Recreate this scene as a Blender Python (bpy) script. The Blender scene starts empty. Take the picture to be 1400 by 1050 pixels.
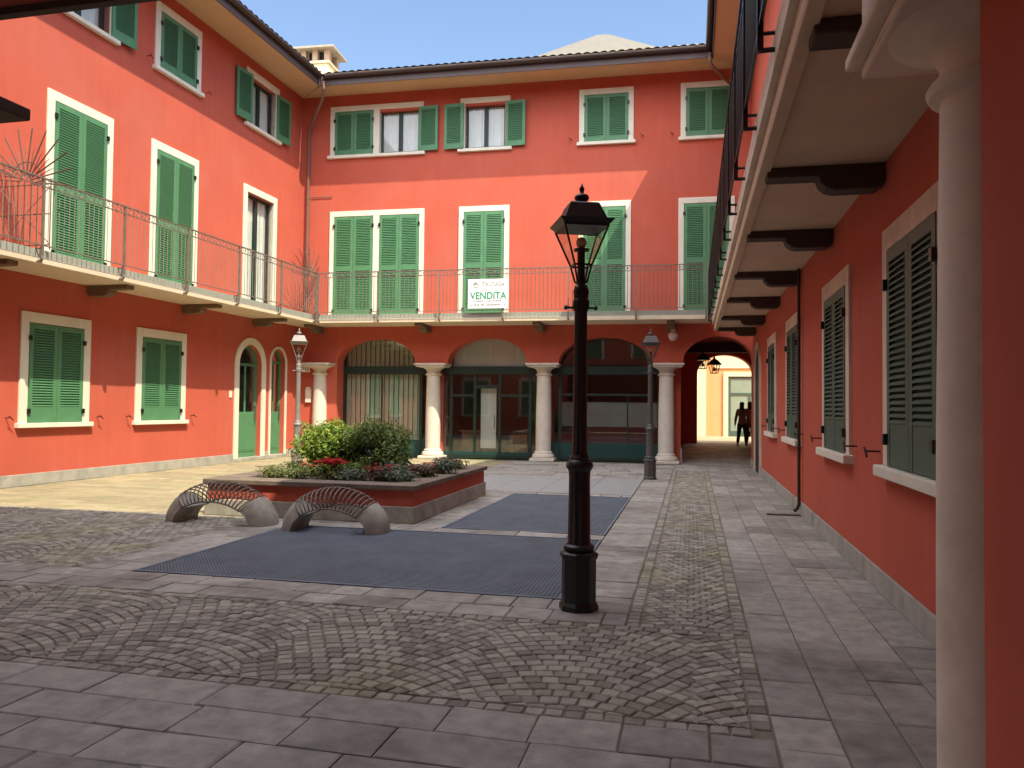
import bpy, bmesh, math, random
from mathutils import Vector, Matrix
from mathutils.geometry import tessellate_polygon
R = math.radians
rnd = random.Random(7)
SC = bpy.context.scene
COL = SC.collection

# ------------------------------------------------------------------ camera, sky, sun, exposure
cam_d = bpy.data.cameras.new('camera'); cam = bpy.data.objects.new('camera', cam_d); COL.objects.link(cam)
cam_d.sensor_width = 36.0; cam_d.lens = 36.0 * 1060 / 1400; cam_d.clip_end = 2000; cam_d.clip_start = 0.05
yaw, pitch, roll = R(13.1), R(1.70), R(0.6)
fw = Vector((-math.sin(yaw) * math.cos(pitch), math.cos(yaw) * math.cos(pitch), math.sin(pitch)))
r0 = Vector((math.cos(yaw), math.sin(yaw), 0)); u0 = r0.cross(fw)
rt = math.cos(roll) * r0 + math.sin(roll) * u0; up = -math.sin(roll) * r0 + math.cos(roll) * u0
mx = Matrix((rt, up, -fw)).transposed().to_4x4(); mx.translation = (0, 0, 1.55)
cam.matrix_world = mx
SC.camera = cam

SUN = Vector((.544, -.446, 1)).normalized()
w = bpy.data.worlds.new('World'); SC.world = w; w.use_nodes = True
nt = w.node_tree; bg = nt.nodes['Background']
sky = nt.nodes.new('ShaderNodeTexSky'); sky.sky_type = 'NISHITA'; sky.sun_disc = False
sky.sun_elevation = math.asin(SUN.z); sky.sun_rotation = math.atan2(SUN.x, SUN.y)
sky.air_density = 1.0; sky.dust_density = 1.2; sky.ozone_density = 1.3
# added whitish fill in the sky, bright overhead and south, to lift the shade
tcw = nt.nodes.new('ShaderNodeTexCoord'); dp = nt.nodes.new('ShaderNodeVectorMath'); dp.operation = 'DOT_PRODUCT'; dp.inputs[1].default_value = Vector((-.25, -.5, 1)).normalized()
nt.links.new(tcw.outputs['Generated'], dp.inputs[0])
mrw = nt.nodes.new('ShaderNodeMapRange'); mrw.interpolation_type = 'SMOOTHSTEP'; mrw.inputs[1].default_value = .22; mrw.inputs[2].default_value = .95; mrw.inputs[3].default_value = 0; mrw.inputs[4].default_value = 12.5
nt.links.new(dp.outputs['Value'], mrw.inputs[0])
fill_sky = nt.nodes.new('ShaderNodeVectorMath'); fill_sky.operation = 'SCALE'; fill_sky.inputs[0].default_value = (1.0, .965, .91); nt.links.new(mrw.outputs[0], fill_sky.inputs['Scale'])
scw = nt.nodes.new('ShaderNodeVectorMath'); scw.operation = 'ADD'; nt.links.new(sky.outputs[0], scw.inputs[0]); nt.links.new(fill_sky.outputs[0], scw.inputs[1])
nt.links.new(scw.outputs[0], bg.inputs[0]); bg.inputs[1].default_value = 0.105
sl = bpy.data.lights.new('sun', 'SUN'); sl.energy = 2.6; sl.angle = R(0.5); sl.color = (1.0, .89, .66)
so = bpy.data.objects.new('sun', sl); COL.objects.link(so); so.rotation_euler = SUN.to_track_quat('Z', 'Y').to_euler()
so.location = (10, -8, 30)
SC.view_settings.view_transform = 'Standard'; SC.view_settings.look = 'None'
SC.view_settings.exposure = 1.4; SC.view_settings.gamma = 1.0; SC.view_settings.use_curve_mapping = False
SC.render.engine = 'CYCLES'; SC.cycles.max_bounces = 8; SC.cycles.diffuse_bounces = 5; SC.cycles.transparent_max_bounces = 12

# ------------------------------------------------------------------ materials
def M(name, col, rough=.75, var=.1, scale=3., bump=0., bscale=80., island=0., metal=0., col2=None, c2scale=.8, c2lo=.5, c2hi=.65, spec=.4, bdist=.01, streak=0.):
    m = bpy.data.materials.new(name); m.use_nodes = True; t = m.node_tree; N = t.nodes; L = t.links
    b = N['Principled BSDF']; b.inputs['Roughness'].default_value = rough; b.inputs['Metallic'].default_value = metal
    b.inputs['Specular IOR Level'].default_value = spec
    tc = N.new('ShaderNodeTexCoord')
    no = N.new('ShaderNodeTexNoise'); no.inputs['Scale'].default_value = scale; no.inputs['Detail'].default_value = 6; no.inputs['Roughness'].default_value = .62
    L.new(tc.outputs['Object'], no.inputs['Vector'])
    mr = N.new('ShaderNodeMapRange'); mr.inputs[1].default_value = .3; mr.inputs[2].default_value = .7; mr.inputs[3].default_value = 1 - var; mr.inputs[4].default_value = 1 + var
    L.new(no.outputs[0], mr.inputs[0])
    val = mr.outputs[0]
    if island:
        ge = N.new('ShaderNodeNewGeometry'); ir = N.new('ShaderNodeMapRange'); ir.inputs[3].default_value = 1 - island; ir.inputs[4].default_value = 1 + island
        L.new(ge.outputs['Random Per Island'], ir.inputs[0])
        mu = N.new('ShaderNodeMath'); mu.operation = 'MULTIPLY'; L.new(val, mu.inputs[0]); L.new(ir.outputs[0], mu.inputs[1]); val = mu.outputs[0]
    if streak:      # faint vertical rain marks
        mp = N.new('ShaderNodeMapping'); mp.inputs['Scale'].default_value = (3.5, 3.5, .22); L.new(tc.outputs['Object'], mp.inputs[0])
        ns = N.new('ShaderNodeTexNoise'); ns.inputs['Scale'].default_value = 1.6; ns.inputs['Detail'].default_value = 5; L.new(mp.outputs[0], ns.inputs['Vector'])
        ms = N.new('ShaderNodeMapRange'); ms.inputs[1].default_value = .35; ms.inputs[2].default_value = .7; ms.inputs[3].default_value = 1 + streak * .4; ms.inputs[4].default_value = 1 - streak; L.new(ns.outputs[0], ms.inputs[0])
        mu2 = N.new('ShaderNodeMath'); mu2.operation = 'MULTIPLY'; L.new(val, mu2.inputs[0]); L.new(ms.outputs[0], mu2.inputs[1]); val = mu2.outputs[0]
    rgb = N.new('ShaderNodeRGB'); rgb.outputs[0].default_value = (*col, 1)
    src = rgb.outputs[0]
    if col2:
        n2 = N.new('ShaderNodeTexNoise'); n2.inputs['Scale'].default_value = c2scale; n2.inputs['Detail'].default_value = 5
        L.new(tc.outputs['Object'], n2.inputs['Vector'])
        m2 = N.new('ShaderNodeMapRange'); m2.inputs[1].default_value = c2lo; m2.inputs[2].default_value = c2hi; L.new(n2.outputs[0], m2.inputs[0])
        mi = N.new('ShaderNodeMix'); mi.data_type = 'RGBA'; mi.inputs[6].default_value = (*col, 1); mi.inputs[7].default_value = (*col2, 1)
        L.new(m2.outputs[0], mi.inputs[0]); src = mi.outputs[2]
    vm = N.new('ShaderNodeVectorMath'); vm.operation = 'SCALE'; L.new(src, vm.inputs[0]); L.new(val, vm.inputs['Scale'])
    L.new(vm.outputs[0], b.inputs['Base Color'])
    if bump:
        nb = N.new('ShaderNodeTexNoise'); nb.inputs['Scale'].default_value = bscale; nb.inputs['Detail'].default_value = 5
        L.new(tc.outputs['Object'], nb.inputs['Vector'])
        bu = N.new('ShaderNodeBump'); bu.inputs['Strength'].default_value = bump; bu.inputs['Distance'].default_value = bdist
        L.new(nb.outputs[0], bu.inputs['Height']); L.new(bu.outputs[0], b.inputs['Normal'])
    return m

def glass_mat(name, tint=(.86, .9, .88), ior=1.5, rough=.01):
    m = bpy.data.materials.new(name); m.use_nodes = True; t = m.node_tree; N = t.nodes; L = t.links
    N.remove(N['Principled BSDF'])
    tr = N.new('ShaderNodeBsdfTransparent'); tr.inputs[0].default_value = (*tint, 1)
    gl = N.new('ShaderNodeBsdfGlossy'); gl.inputs['Roughness'].default_value = rough
    lw = N.new('ShaderNodeLayerWeight'); pw = N.new('ShaderNodeMath'); pw.operation = 'POWER'; pw.inputs[1].default_value = 4.5; L.new(lw.outputs['Facing'], pw.inputs[0])
    f0 = 2 * ((ior - 1) / (ior + 1)) ** 2
    fr = N.new('ShaderNodeMapRange'); fr.inputs[3].default_value = f0; fr.inputs[4].default_value = .95; L.new(pw.outputs[0], fr.inputs[0])
    mx_ = N.new('ShaderNodeMixShader'); L.new(fr.outputs[0], mx_.inputs[0]); L.new(tr.outputs[0], mx_.inputs[1]); L.new(gl.outputs[0], mx_.inputs[2])
    L.new(mx_.outputs[0], N['Material Output'].inputs[0])
    return m

def leaf_mat(name, col, col2=None, trans=.35):
    m = M(name, col, .5, .25, 9, island=.4, col2=col2, c2scale=5., c2lo=.4, c2hi=.6)
    t = m.node_tree; N = t.nodes; L = t.links; b = N['Principled BSDF']
    tl = N.new('ShaderNodeBsdfTranslucent'); src = b.inputs['Base Color'].links[0].from_socket; L.new(src, tl.inputs[0])
    ms = N.new('ShaderNodeMixShader'); ms.inputs[0].default_value = trans
    L.new(b.outputs[0], ms.inputs[1]); L.new(tl.outputs[0], ms.inputs[2]); L.new(ms.outputs[0], N['Material Output'].inputs[0])
    return m

RED = M('red_plaster', (.50, .107, .067), .92, .07, .9, .25, 130, streak=.045, col2=(.47, .114, .077), c2scale=.45, bdist=.006, spec=.25)
WHITE = M('cream_stone', (.70, .68, .57), .8, .07, 3, .15, 90)
STONE = M('pale_column_stone', (.66, .62, .54), .8, .1, 5, .25, 50, col2=(.5, .46, .4), c2scale=2.5, c2lo=.55, c2hi=.8)
TRAV = M('pink_beige_stone', (.70, .58, .47), .75, .1, 4, .08, 60, col2=(.58, .47, .37), c2scale=3, c2lo=.5, c2hi=.75)
PLINTH = M('grey_plinth_stone', (.36, .35, .31), .85, .16, 5, .35, 50, col2=(.27, .28, .24), c2scale=2)
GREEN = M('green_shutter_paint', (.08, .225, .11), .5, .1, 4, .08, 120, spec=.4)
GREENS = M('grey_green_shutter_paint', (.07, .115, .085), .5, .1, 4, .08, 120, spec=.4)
GREEND = M('dark_green_paint', (.014, .032, .025), .45, .1, 4, spec=.4)
TEAL = M('teal_panel_paint', (.012, .055, .05), .45, .08, 2)
SOFFIT = M('tan_soffit', (.60, .42, .24), .9, .06, 1.5, .15, 60)
SLABW = M('cream_slab_plaster', (.66, .57, .42), .9, .07, 2, .2, 60)
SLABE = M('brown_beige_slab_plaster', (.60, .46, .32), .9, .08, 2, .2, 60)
SLABT = M('grey_balcony_stone', (.33, .35, .30), .8, .1, 6)
FASC = M('purple_brown_fascia', (.11, .085, .085), .7, .1, 6)
GUTT = M('dark_brown_gutter', (.055, .038, .034), .45, .15, 3, metal=.3)
PIPE = M('brown_drainpipe', (.21, .12, .095), .5, .12, 3, metal=.2)
TILE = M('roof_tile', (.33, .25, .19), .9, .25, 6, .3, 40, col2=(.36, .36, .28), c2scale=1.5)
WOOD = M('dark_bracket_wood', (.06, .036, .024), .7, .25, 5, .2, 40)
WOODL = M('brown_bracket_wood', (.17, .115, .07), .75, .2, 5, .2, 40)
IRON = M('rusty_grey_iron', (.19, .155, .13), .55, .2, 8, metal=.2)
SCREEN = M('brown_screen_iron', (.12, .07, .055), .6, .2, 8)
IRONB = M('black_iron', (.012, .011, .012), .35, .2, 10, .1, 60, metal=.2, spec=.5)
IROND = M('dark_blue_iron', (.035, .034, .042), .45, .2, 10)
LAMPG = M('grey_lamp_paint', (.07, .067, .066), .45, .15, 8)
GLASS = glass_mat('window_glass', ior=1.5)
SHOPG = glass_mat('shop_glass', (.82, .87, .83), 1.75)
LANTG = glass_mat('lantern_glass', (.93, .91, .86), 1.35, .05)
BULB = M('frosted_bulb', (.6, .52, .33), .4, .03)
CURT = M('white_curtain', (.72, .72, .70), .95, .06, 3)
CURTG = M('grey_green_blind', (.50, .58, .48), .9, .08, 1.5)
DARK = M('dark_room', (.03, .03, .03), .9)
ROOM = M('dim_room_plaster', (.30, .26, .21), .95, .1, 1)
COBB = M('cobble_stone', (.265, .25, .215), .8, .2, 14, .5, 70, island=.36, col2=(.255, .25, .17), c2scale=.9, c2lo=.52, c2hi=.68, bdist=.008)
SLAB = M('porphyry_slab', (.30, .288, .262), .75, .28, 7, .45, 45, island=.2, col2=(.215, .20, .18), c2scale=1.1, bdist=.006)
SLABC = M('warm_paving_slab', (.29, .25, .16), .85, .16, 5, .35, 55, island=.16, col2=(.25, .235, .13), c2scale=1.3, bdist=.006)
SAND = M('joint_sand', (.19, .175, .135), .95, .2, 30, .3, 120, col2=(.11, .125, .05), c2scale=1.2)
STEEL = M('grating_steel', (.15, .19, .235), .6, .18, 2, metal=.15)
PLATE = M('blue_grey_plate', (.34, .36, .36), .5, .1, 3, .2, 60, metal=.2)
PIT = M('pit_dark', (.02, .02, .022), .9)
CONC = M('weathered_concrete', (.36, .345, .30), .9, .2, 10, .5, 60, col2=(.25, .24, .2), c2scale=5)
COPING = M('brown_coping_stone', (.17, .135, .105), .75, .2, 8, .3, 50, col2=(.12, .1, .085), c2scale=3)
SOIL = M('soil', (.055, .04, .028), .95, .3, 20, .6, 40)
SIGNW = M('white_sign_board', (.82, .84, .80), .5, .03)
INKG = M('green_ink', (.02, .28, .17), .6, .02)
INKD = M('grey_ink', (.22, .22, .24), .6, .02)
SKIN = M('skin', (.45, .27, .2), .6, .05)
HAIR = M('brown_hair', (.06, .035, .02), .6, .2, 30)
CLOG = M('grey_cloth', (.34, .34, .33), .9, .1, 20)
CLOD = M('dark_cloth', (.05, .05, .06), .9, .1, 20)
CLOP = M('pink_cloth', (.45, .22, .25), .9, .15, 14, col2=(.6, .55, .55), c2scale=12)
CLOR = M('maroon_cloth', (.16, .05, .05), .9, .1, 20)
ORANGE = M('orange_plaster', (.72, .36, .16), .9, .06, 1)
YELLOW = M('pale_yellow_plaster', (.78, .68, .42), .9, .05, 1)

# ------------------------------------------------------------------ mesh builder
class MB:
    def __init__(s): s.v = []; s.f = []
    def add(s, vs, fs):
        n = len(s.v); s.v += [tuple(p) for p in vs]; s.f += [tuple(i + n for i in f) for f in fs]; return s
    def box(s, x0, x1, y0, y1, z0, z1):
        return s.add([(x0, y0, z0), (x1, y0, z0), (x1, y1, z0), (x0, y1, z0), (x0, y0, z1), (x1, y0, z1), (x1, y1, z1), (x0, y1, z1)],
                     [(0, 3, 2, 1), (4, 5, 6, 7), (0, 1, 5, 4), (1, 2, 6, 5), (2, 3, 7, 6), (3, 0, 4, 7)])
    def hexa(s, p):
        return s.add(p, [(0, 3, 2, 1), (4, 5, 6, 7), (0, 1, 5, 4), (1, 2, 6, 5), (2, 3, 7, 6), (3, 0, 4, 7)])
    def quad(s, a, b, c, d): return s.add([a, b, c, d], [(0, 1, 2, 3)])
    def prism(s, poly, f, d0, d1):   # poly: 2d points; f(a, b, d) -> 3d
        n = len(poly); vs = [f(a, b, d0) for a, b in poly] + [f(a, b, d1) for a, b in poly]
        fs = [tuple(range(n))[::-1], tuple(range(n, 2 * n))] + [(i, (i + 1) % n, n + (i + 1) % n, n + i) for i in range(n)]
        return s.add(vs, fs)
    def tube(s, path, r, n=6, close=False):
        P = [Vector(p) for p in path]; m = len(P); rings = []
        up0 = None
        for i in range(m):
            if close: d = P[(i + 1) % m] - P[i - 1]
            else: d = P[min(i + 1, m - 1)] - P[max(i - 1, 0)]
            d.normalize()
            if up0 is None: up0 = Vector((0, 0, 1)) if abs(d.z) < .9 else Vector((1, 0, 0))
            a = d.cross(up0)
            if a.length < 1e-4: a = d.orthogonal()
            a.normalize(); b = a.cross(d); up0 = b
            rr = r[i] if isinstance(r, (list, tuple)) else r
            rings.append([P[i] + rr * (math.cos(2 * math.pi * k / n) * a + math.sin(2 * math.pi * k / n) * b) for k in range(n)])
        vs = [p for ring in rings for p in ring]; fs = []
        for i in range(m if close else m - 1):
            j = (i + 1) % m
            for k in range(n): fs.append((i * n + k, i * n + (k + 1) % n, j * n + (k + 1) % n, j * n + k))
        if not close: fs += [tuple(range(n))[::-1], tuple(range((m - 1) * n, m * n))]
        return s.add(vs, fs)
    def lathe(s, prof, n=24, c=(0, 0), sq=0, rot=0):
        vs = []; fs = []
        for r, z in prof:
            for k in range(n):
                a = 2 * math.pi * k / n + rot; vs.append((c[0] + r * math.cos(a), c[1] + r * math.sin(a), z))
        for i in range(len(prof) - 1):
            for k in range(n): fs.append((i * n + k, i * n + (k + 1) % n, (i + 1) * n + (k + 1) % n, (i + 1) * n + k))
        fs += [tuple(range(n))[::-1], tuple(range((len(prof) - 1) * n, len(prof) * n))]
        return s.add(vs, fs)
    def mesh(s, name, mat, smooth=False):
        me = bpy.data.meshes.new(name); me.from_pydata(s.v, [], s.f)
        bm = bmesh.new(); bm.from_mesh(me); bmesh.ops.recalc_face_normals(bm, faces=bm.faces); bm.to_mesh(me); bm.free()
        me.materials.append(mat)
        if smooth:
            for p in me.polygons: p.use_smooth = True
        return me
    def build(s, name, mat, parent=None, loc=(0, 0, 0), rot=(0, 0, 0), smooth=False, bevel=0, auto=0):
        me = s.mesh(name, mat, smooth)
        if auto: me.set_sharp_from_angle(angle=R(auto))
        return place(me, name, parent, loc, rot, bevel)

def place(me, name, parent=None, loc=(0, 0, 0), rot=(0, 0, 0), bevel=0):
    o = bpy.data.objects.new(name, me); COL.objects.link(o); o.parent = parent; o.location = loc; o.rotation_euler = rot
    if bevel:
        b = o.modifiers.new('bevel', 'BEVEL'); b.width = bevel; b.segments = 2; b.limit_method = 'ANGLE'; b.angle_limit = R(40)
    return o
def tag(o, label=None, cat=None, group=None, kind=None):
    if label: o['label'] = label
    if cat: o['category'] = cat
    if group: o['group'] = group
    if kind: o['kind'] = kind
    return o
def thing(name, label, cat, loc=(0, 0, 0), rz=0, group=None):
    o = bpy.data.objects.new(name, None); COL.objects.link(o); o.location = loc; o.rotation_euler = (0, 0, rz); o.empty_display_size = .2
    return tag(o, label, cat, group)
def children(o): return [c for c in bpy.data.objects if c.parent == o]
def copy_tree(o, parent=None):
    c = o.copy(); COL.objects.link(c); c.parent = parent
    for ch in children(o): copy_tree(ch, c)
    return c
CACHE = {}
def cached(key, fn, name, mat, parent, loc=(0, 0, 0), rot=(0, 0, 0), bevel=0, smooth=False):
    if key not in CACHE: CACHE[key] = fn().mesh(name, mat, smooth)
    return place(CACHE[key], name, parent, loc, rot, bevel)

def arch_pts(x0, x1, zs, rise, n=20):
    c = (x0 + x1) / 2; a = (x1 - x0) / 2
    return [(c - a * math.cos(math.pi * i / n), zs + rise * math.sin(math.pi * i / n)) for i in range(n + 1)]
def wall(parent, mat, x0, x1, z0, z1, notches=(), holes=(), t=.45, name='wall', back=False):
    """front face at y = 0 with openings: notches rise from the ground, holes are rectangles; reveals go t deep"""
    out = [(x0, z0)]
    for nn in sorted(notches, key=lambda q: q[0][0]): out += list(nn)
    out += [(x1, z0), (x1, z1), (x0, z1)]
    loops = [out] + [[(a, c), (b, c), (b, d), (a, d)] for a, b, c, d in holes]
    flat = [p for l in loops for p in l]
    tris = tessellate_polygon([[Vector((a, b, 0)) for a, b in l] for l in loops])
    m = MB(); m.add([(a, 0, b) for a, b in flat], tris)
    for nn in notches:
        for (a, b), (c, d) in zip(nn[:-1], nn[1:]): m.quad((a, 0, b), (c, 0, d), (c, t, d), (a, t, b))
    for a, b, c, d in holes:
        q = [(a, c), (b, c), (b, d), (a, d)]
        for i in range(4):
            (p, r_), (s_, u_) = q[i], q[(i + 1) % 4]; m.quad((p, 0, r_), (s_, 0, u_), (s_, t, u_), (p, t, r_))
    return m.build(name, mat, parent)

# ------------------------------------------------------------------ building pieces (local frame: x to the right along the wall, y into the wall, z up)
def surround_mb(W, H, band, mull=None, proud=.035, depth=.16):
    m = MB(); y0, y1 = -proud, depth
    m.box(0, band, y0, y1, 0, H); m.box(W - band, W, y0, y1, 0, H); m.box(band, W - band, y0, y1, H - band * 1.1, H)
    if mull:
        for c in mull: m.box(c - .1, c + .1, y0, y1, 0, H - band * 1.1)
    return m
def sill_mb(W, over=.06, out=.1, h=.09):
    return MB().box(-over, W + over, -out, .16, -h, 0.)
def shutter_mb(W, H, solid=.30, mid=0, pitch=.05, stile=.085):
    m = MB(); y0, y1 = -.02, .02
    m.box(0, stile, y0, y1, 0, H); m.box(W - stile, W, y0, y1, 0, H)
    m.box(stile, W - stile, y0, y1, H - .1, H); m.box(stile, W - stile, y0 + .004, y1 - .004, 0, solid)
    segs = [(solid, H - .1)]
    if mid: m.box(stile, W - stile, y0, y1, mid - .07, mid + .07); segs = [(solid, mid - .07), (mid + .07, H - .1)]
    for a, b in segs:
        n = max(1, int((b - a) / pitch)); p = (b - a) / n
        for i in range(n):
            z = a + i * p; e = .006
            # tilted slat: outer edge low
            m.hexa([(stile, -.022, z + .002), (W - stile, -.022, z + .002), (W - stile, .016, z + p * .75), (stile, .016, z + p * .75),
                    (stile, -.022, z + .002 + .013), (W - stile, -.022, z + .002 + .013), (W - stile, .016, z + p * .75 + .013), (stile, .016, z + p * .75 + .013)])
        m.quad((stile, .017, a), (W - stile, .017, a), (W - stile, .017, b), (stile, .017, b))
    return m
def hook_mb():
    m = MB(); m.tube([(0, 0, 0), (0, -.12, 0)], .009, 5); m.tube([(-.05, -.12, .03), (0, -.12, 0), (.05, -.12, -.045)], .010, 5)
    return m
def hinge_mb(): return MB().box(-.03, .03, -.032, .0, -.045, .045)

def window(root, x0, x1, z0, z1, bays, name='window', green=GREEN, band=.17, solid=.28, mid=0, hooks=True, sill=True, frame_mat=WHITE, label=None, hookmat=IRONB, smat=None):
    """bays: one entry per opening: 'c' closed shutters, 'o' open glazed; +'l'/'r' open leaf folded back on that side"""
    W, H = x1 - x0, z1 - z0; nb = len(bays); H2 = H
    mull = [W * (i + 1) / nb for i in range(nb - 1)]
    key = ('win', round(W, 2), round(H, 2), nb, band)
    fr = cached(key, lambda: surround_mb(W, H, band, mull), name, frame_mat, root, (x0, 0, z0), bevel=.007)
    if label: fr['label'] = label
    if sill: cached(('sill', round(W, 2)), lambda: sill_mb(W), 'sill', smat or frame_mat, fr, bevel=.01)
    iz = H - band * 1.1 - .01
    for i, b in enumerate(bays):
        a = (mull[i - 1] + .1 if i else band) + .006; c = (mull[i] - .1 if i < nb - 1 else W - band) - .006
        lw = (c - a) / 2 - .004
        sk = ('sh', round(lw, 2), round(iz, 2), solid, mid, green.name)
        mk = lambda: shutter_mb(lw, iz - .012, solid, mid)
        if b[0] == 'c':
            cached(sk, mk, 'shutter', green, fr, (a, -.022, .008)); cached(sk, mk, 'shutter', green, fr, (a + lw + .008, -.022, .008))
            for xx in (a, c): [cached('hg', hinge_mb, 'hinge', hookmat, fr, (xx, -.042, zz)) for zz in (.22, iz - .28)]
        else:
            # recessed sash, panes, curtain and dark room
            s = MB(); y = .13
            for q0, q1 in ((a, (a + c) / 2 - .003), ((a + c) / 2 + .003, c)):
                s.box(q0, q0 + .06, y, y + .05, 0.01, iz); s.box(q1 - .06, q1, y, y + .05, 0.01, iz); s.box(q0 + .06, q1 - .06, y, y + .05, 0.01, .09); s.box(q0 + .06, q1 - .06, y, y + .05, iz - .07, iz)
            s.build('sash', GREEND, fr)
            MB().quad((a + .05, y + .025, .05), (c - .05, y + .025, .05), (c - .05, y + .025, iz - .05), (a + .05, y + .025, iz - .05)).build('pane', GLASS, fr)
            cu = MB(); n = 26; cw = c - a - .1
            for k in range(n):
                u0, u1 = k / n, (k + 1) / n; ya, yb = [.21 + .016 * math.sin(u * 34) + .008 * math.sin(u * 71) for u in (u0, u1)]
                x_0, x_1 = a + .05 + u0 * cw, a + .05 + u1 * cw
                if .44 < u0 < .53 and 'd' in b: continue
                cu.quad((x_0, ya, .06), (x_1, yb, .06), (x_1, yb, iz - .03), (x_0, ya, iz - .03))
            cu.build('curtain', CURT, fr, smooth=True)
            rm = MB(); rm.box(a - .3, c + .3, .45, 2.0, -.1, iz + .2).build('room', DARK, fr)
            pv = MB().box(a - .01, c + .01, .18, .19, iz - .2, iz + .1)
            if 'l' in b: cached(sk, mk, 'shutter', green, fr, (a - .012 - lw - .02, -.07, .008), (0, 0, R(-5)))
            if 'r' in b: cached(sk, mk, 'shutter', green, fr, (c + .02, -.05, .008), (0, 0, R(-5)))
    if hooks:
        for xx in (-.24, W + .24): cached('hook', hook_mb, 'shutter_stop', hookmat, fr, (xx, 0, .1))
    return fr

def bracket(par, x, z, o, mat, ln=.95, wd=.22):
    pr = [(0, 0), (-ln, 0), (-ln, -.085), (-ln * .56, -.09), (-ln * .54, -.15), (-ln * .49, -.195), (-ln * .42, -.215), (-.06, -.215), (-.03, -.20), (0, -.15)]
    return cached(('br', mat.name, ln, wd), lambda: MB().prism(pr, lambda a, b, d: (d, a, b), -wd / 2, wd / 2), 'bracket', mat, par, (x, 0, z), bevel=.012)

def railing_mb(x0, x1, zb, ht, n_post, rr=.008, first=True, last=True, dens=.115, curl=True):
    """railing in the plane y = 0, from x0 to x1"""
    m = MB(); zt = zb + ht
    m.box(x0, x1, -.022, .022, zt - .012, zt + .012); m.box(x0, x1, -.012, .012, zt - .15, zt - .132); m.box(x0, x1, -.012, .012, zb + .06, zb + .08)
    xs = [x0 + (x1 - x0) * i / n_post for i in range(n_post + 1)]
    for i, x in enumerate(xs):
        if (i == 0 and not first) or (i == n_post and not last): continue
        m.box(x - .019, x + .019, -.02, .02, zb - .10, zt - .012)
        if curl: m.tube([(x, 0, zb - .10), (x, .0, zb - .16), (x, .03, zb - .2), (x, .1, zb - .2)], [.022, .024, .028, .02], 6)
        else: m.tube([(x, 0, zb - .09), (x, .16, zb - .09)], .018, 5)
        m.tube([(x, 0, zb + .02), (x, .14, zb + .02)], .014, 5)
    for i in range(n_post):
        a, b = xs[i], xs[i + 1]; k = max(2, round((b - a) / dens))
        for j in range(1, k):
            x = a + (b - a) * j / k; m.tube([(x, 0, zb + .08), (x, 0, zt - .15)], rr, 4)
            # small ornaments under the hand rail
            if j % 2: m.tube([(x + .04 * math.cos(t), 0, zt - .072 + .052 * math.sin(t)) for t in [2 * math.pi * q / 8 for q in range(8)]], .006, 4, True)
            else: m.add([(x, 0, zt - .012), (x + .03, 0, zt - .07), (x, 0, zt - .13), (x - .03, 0, zt - .07), (x, .01, zt - .07), (x, -.01, zt - .07)], [(0, 1, 4), (1, 2, 4), (2, 3, 4), (3, 0, 4), (1, 0, 5), (2, 1, 5), (3, 2, 5), (0, 3, 5)])
    return m

def balcony(root, x0, x1, zs, over, slab_mat, top_mat, rail_mat, br_mat, brackets, n_post, thick=.11, topth=.14, rail_gap=.1, rail_x=None, dz=0, ht=1.22, first=True, last=True, bl=.95, lip=0, curl=True):
    m = MB(); m.box(x0, x1, -over, .02, zs + dz, zs + thick + dz)
    if lip: m.box(x0, x1, -over, -over + .02, zs + thick, zs + thick + lip)
    if not curl: m.box(x0, x1, -over, -over + .1, zs - .035, zs)
    b = m.build('balcony', slab_mat, root, bevel=.012)
    MB().box(x0 + .002, x1 - .002, -over + (.03 if curl else -.05), .02, zs + thick + .002 + dz, zs + thick + topth + dz).build('floor_slab', top_mat, b)
    ra, rb = rail_x or (x0, x1)
    railing_mb(ra, rb, zs + thick + topth + dz - .02, ht, n_post, first=first, last=last, curl=curl).build('railing', rail_mat, b, (0, -over - rail_gap, 0))
    for x in brackets: bracket(b, x, zs + dz - .002, over, br_mat, bl)
    return b

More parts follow.
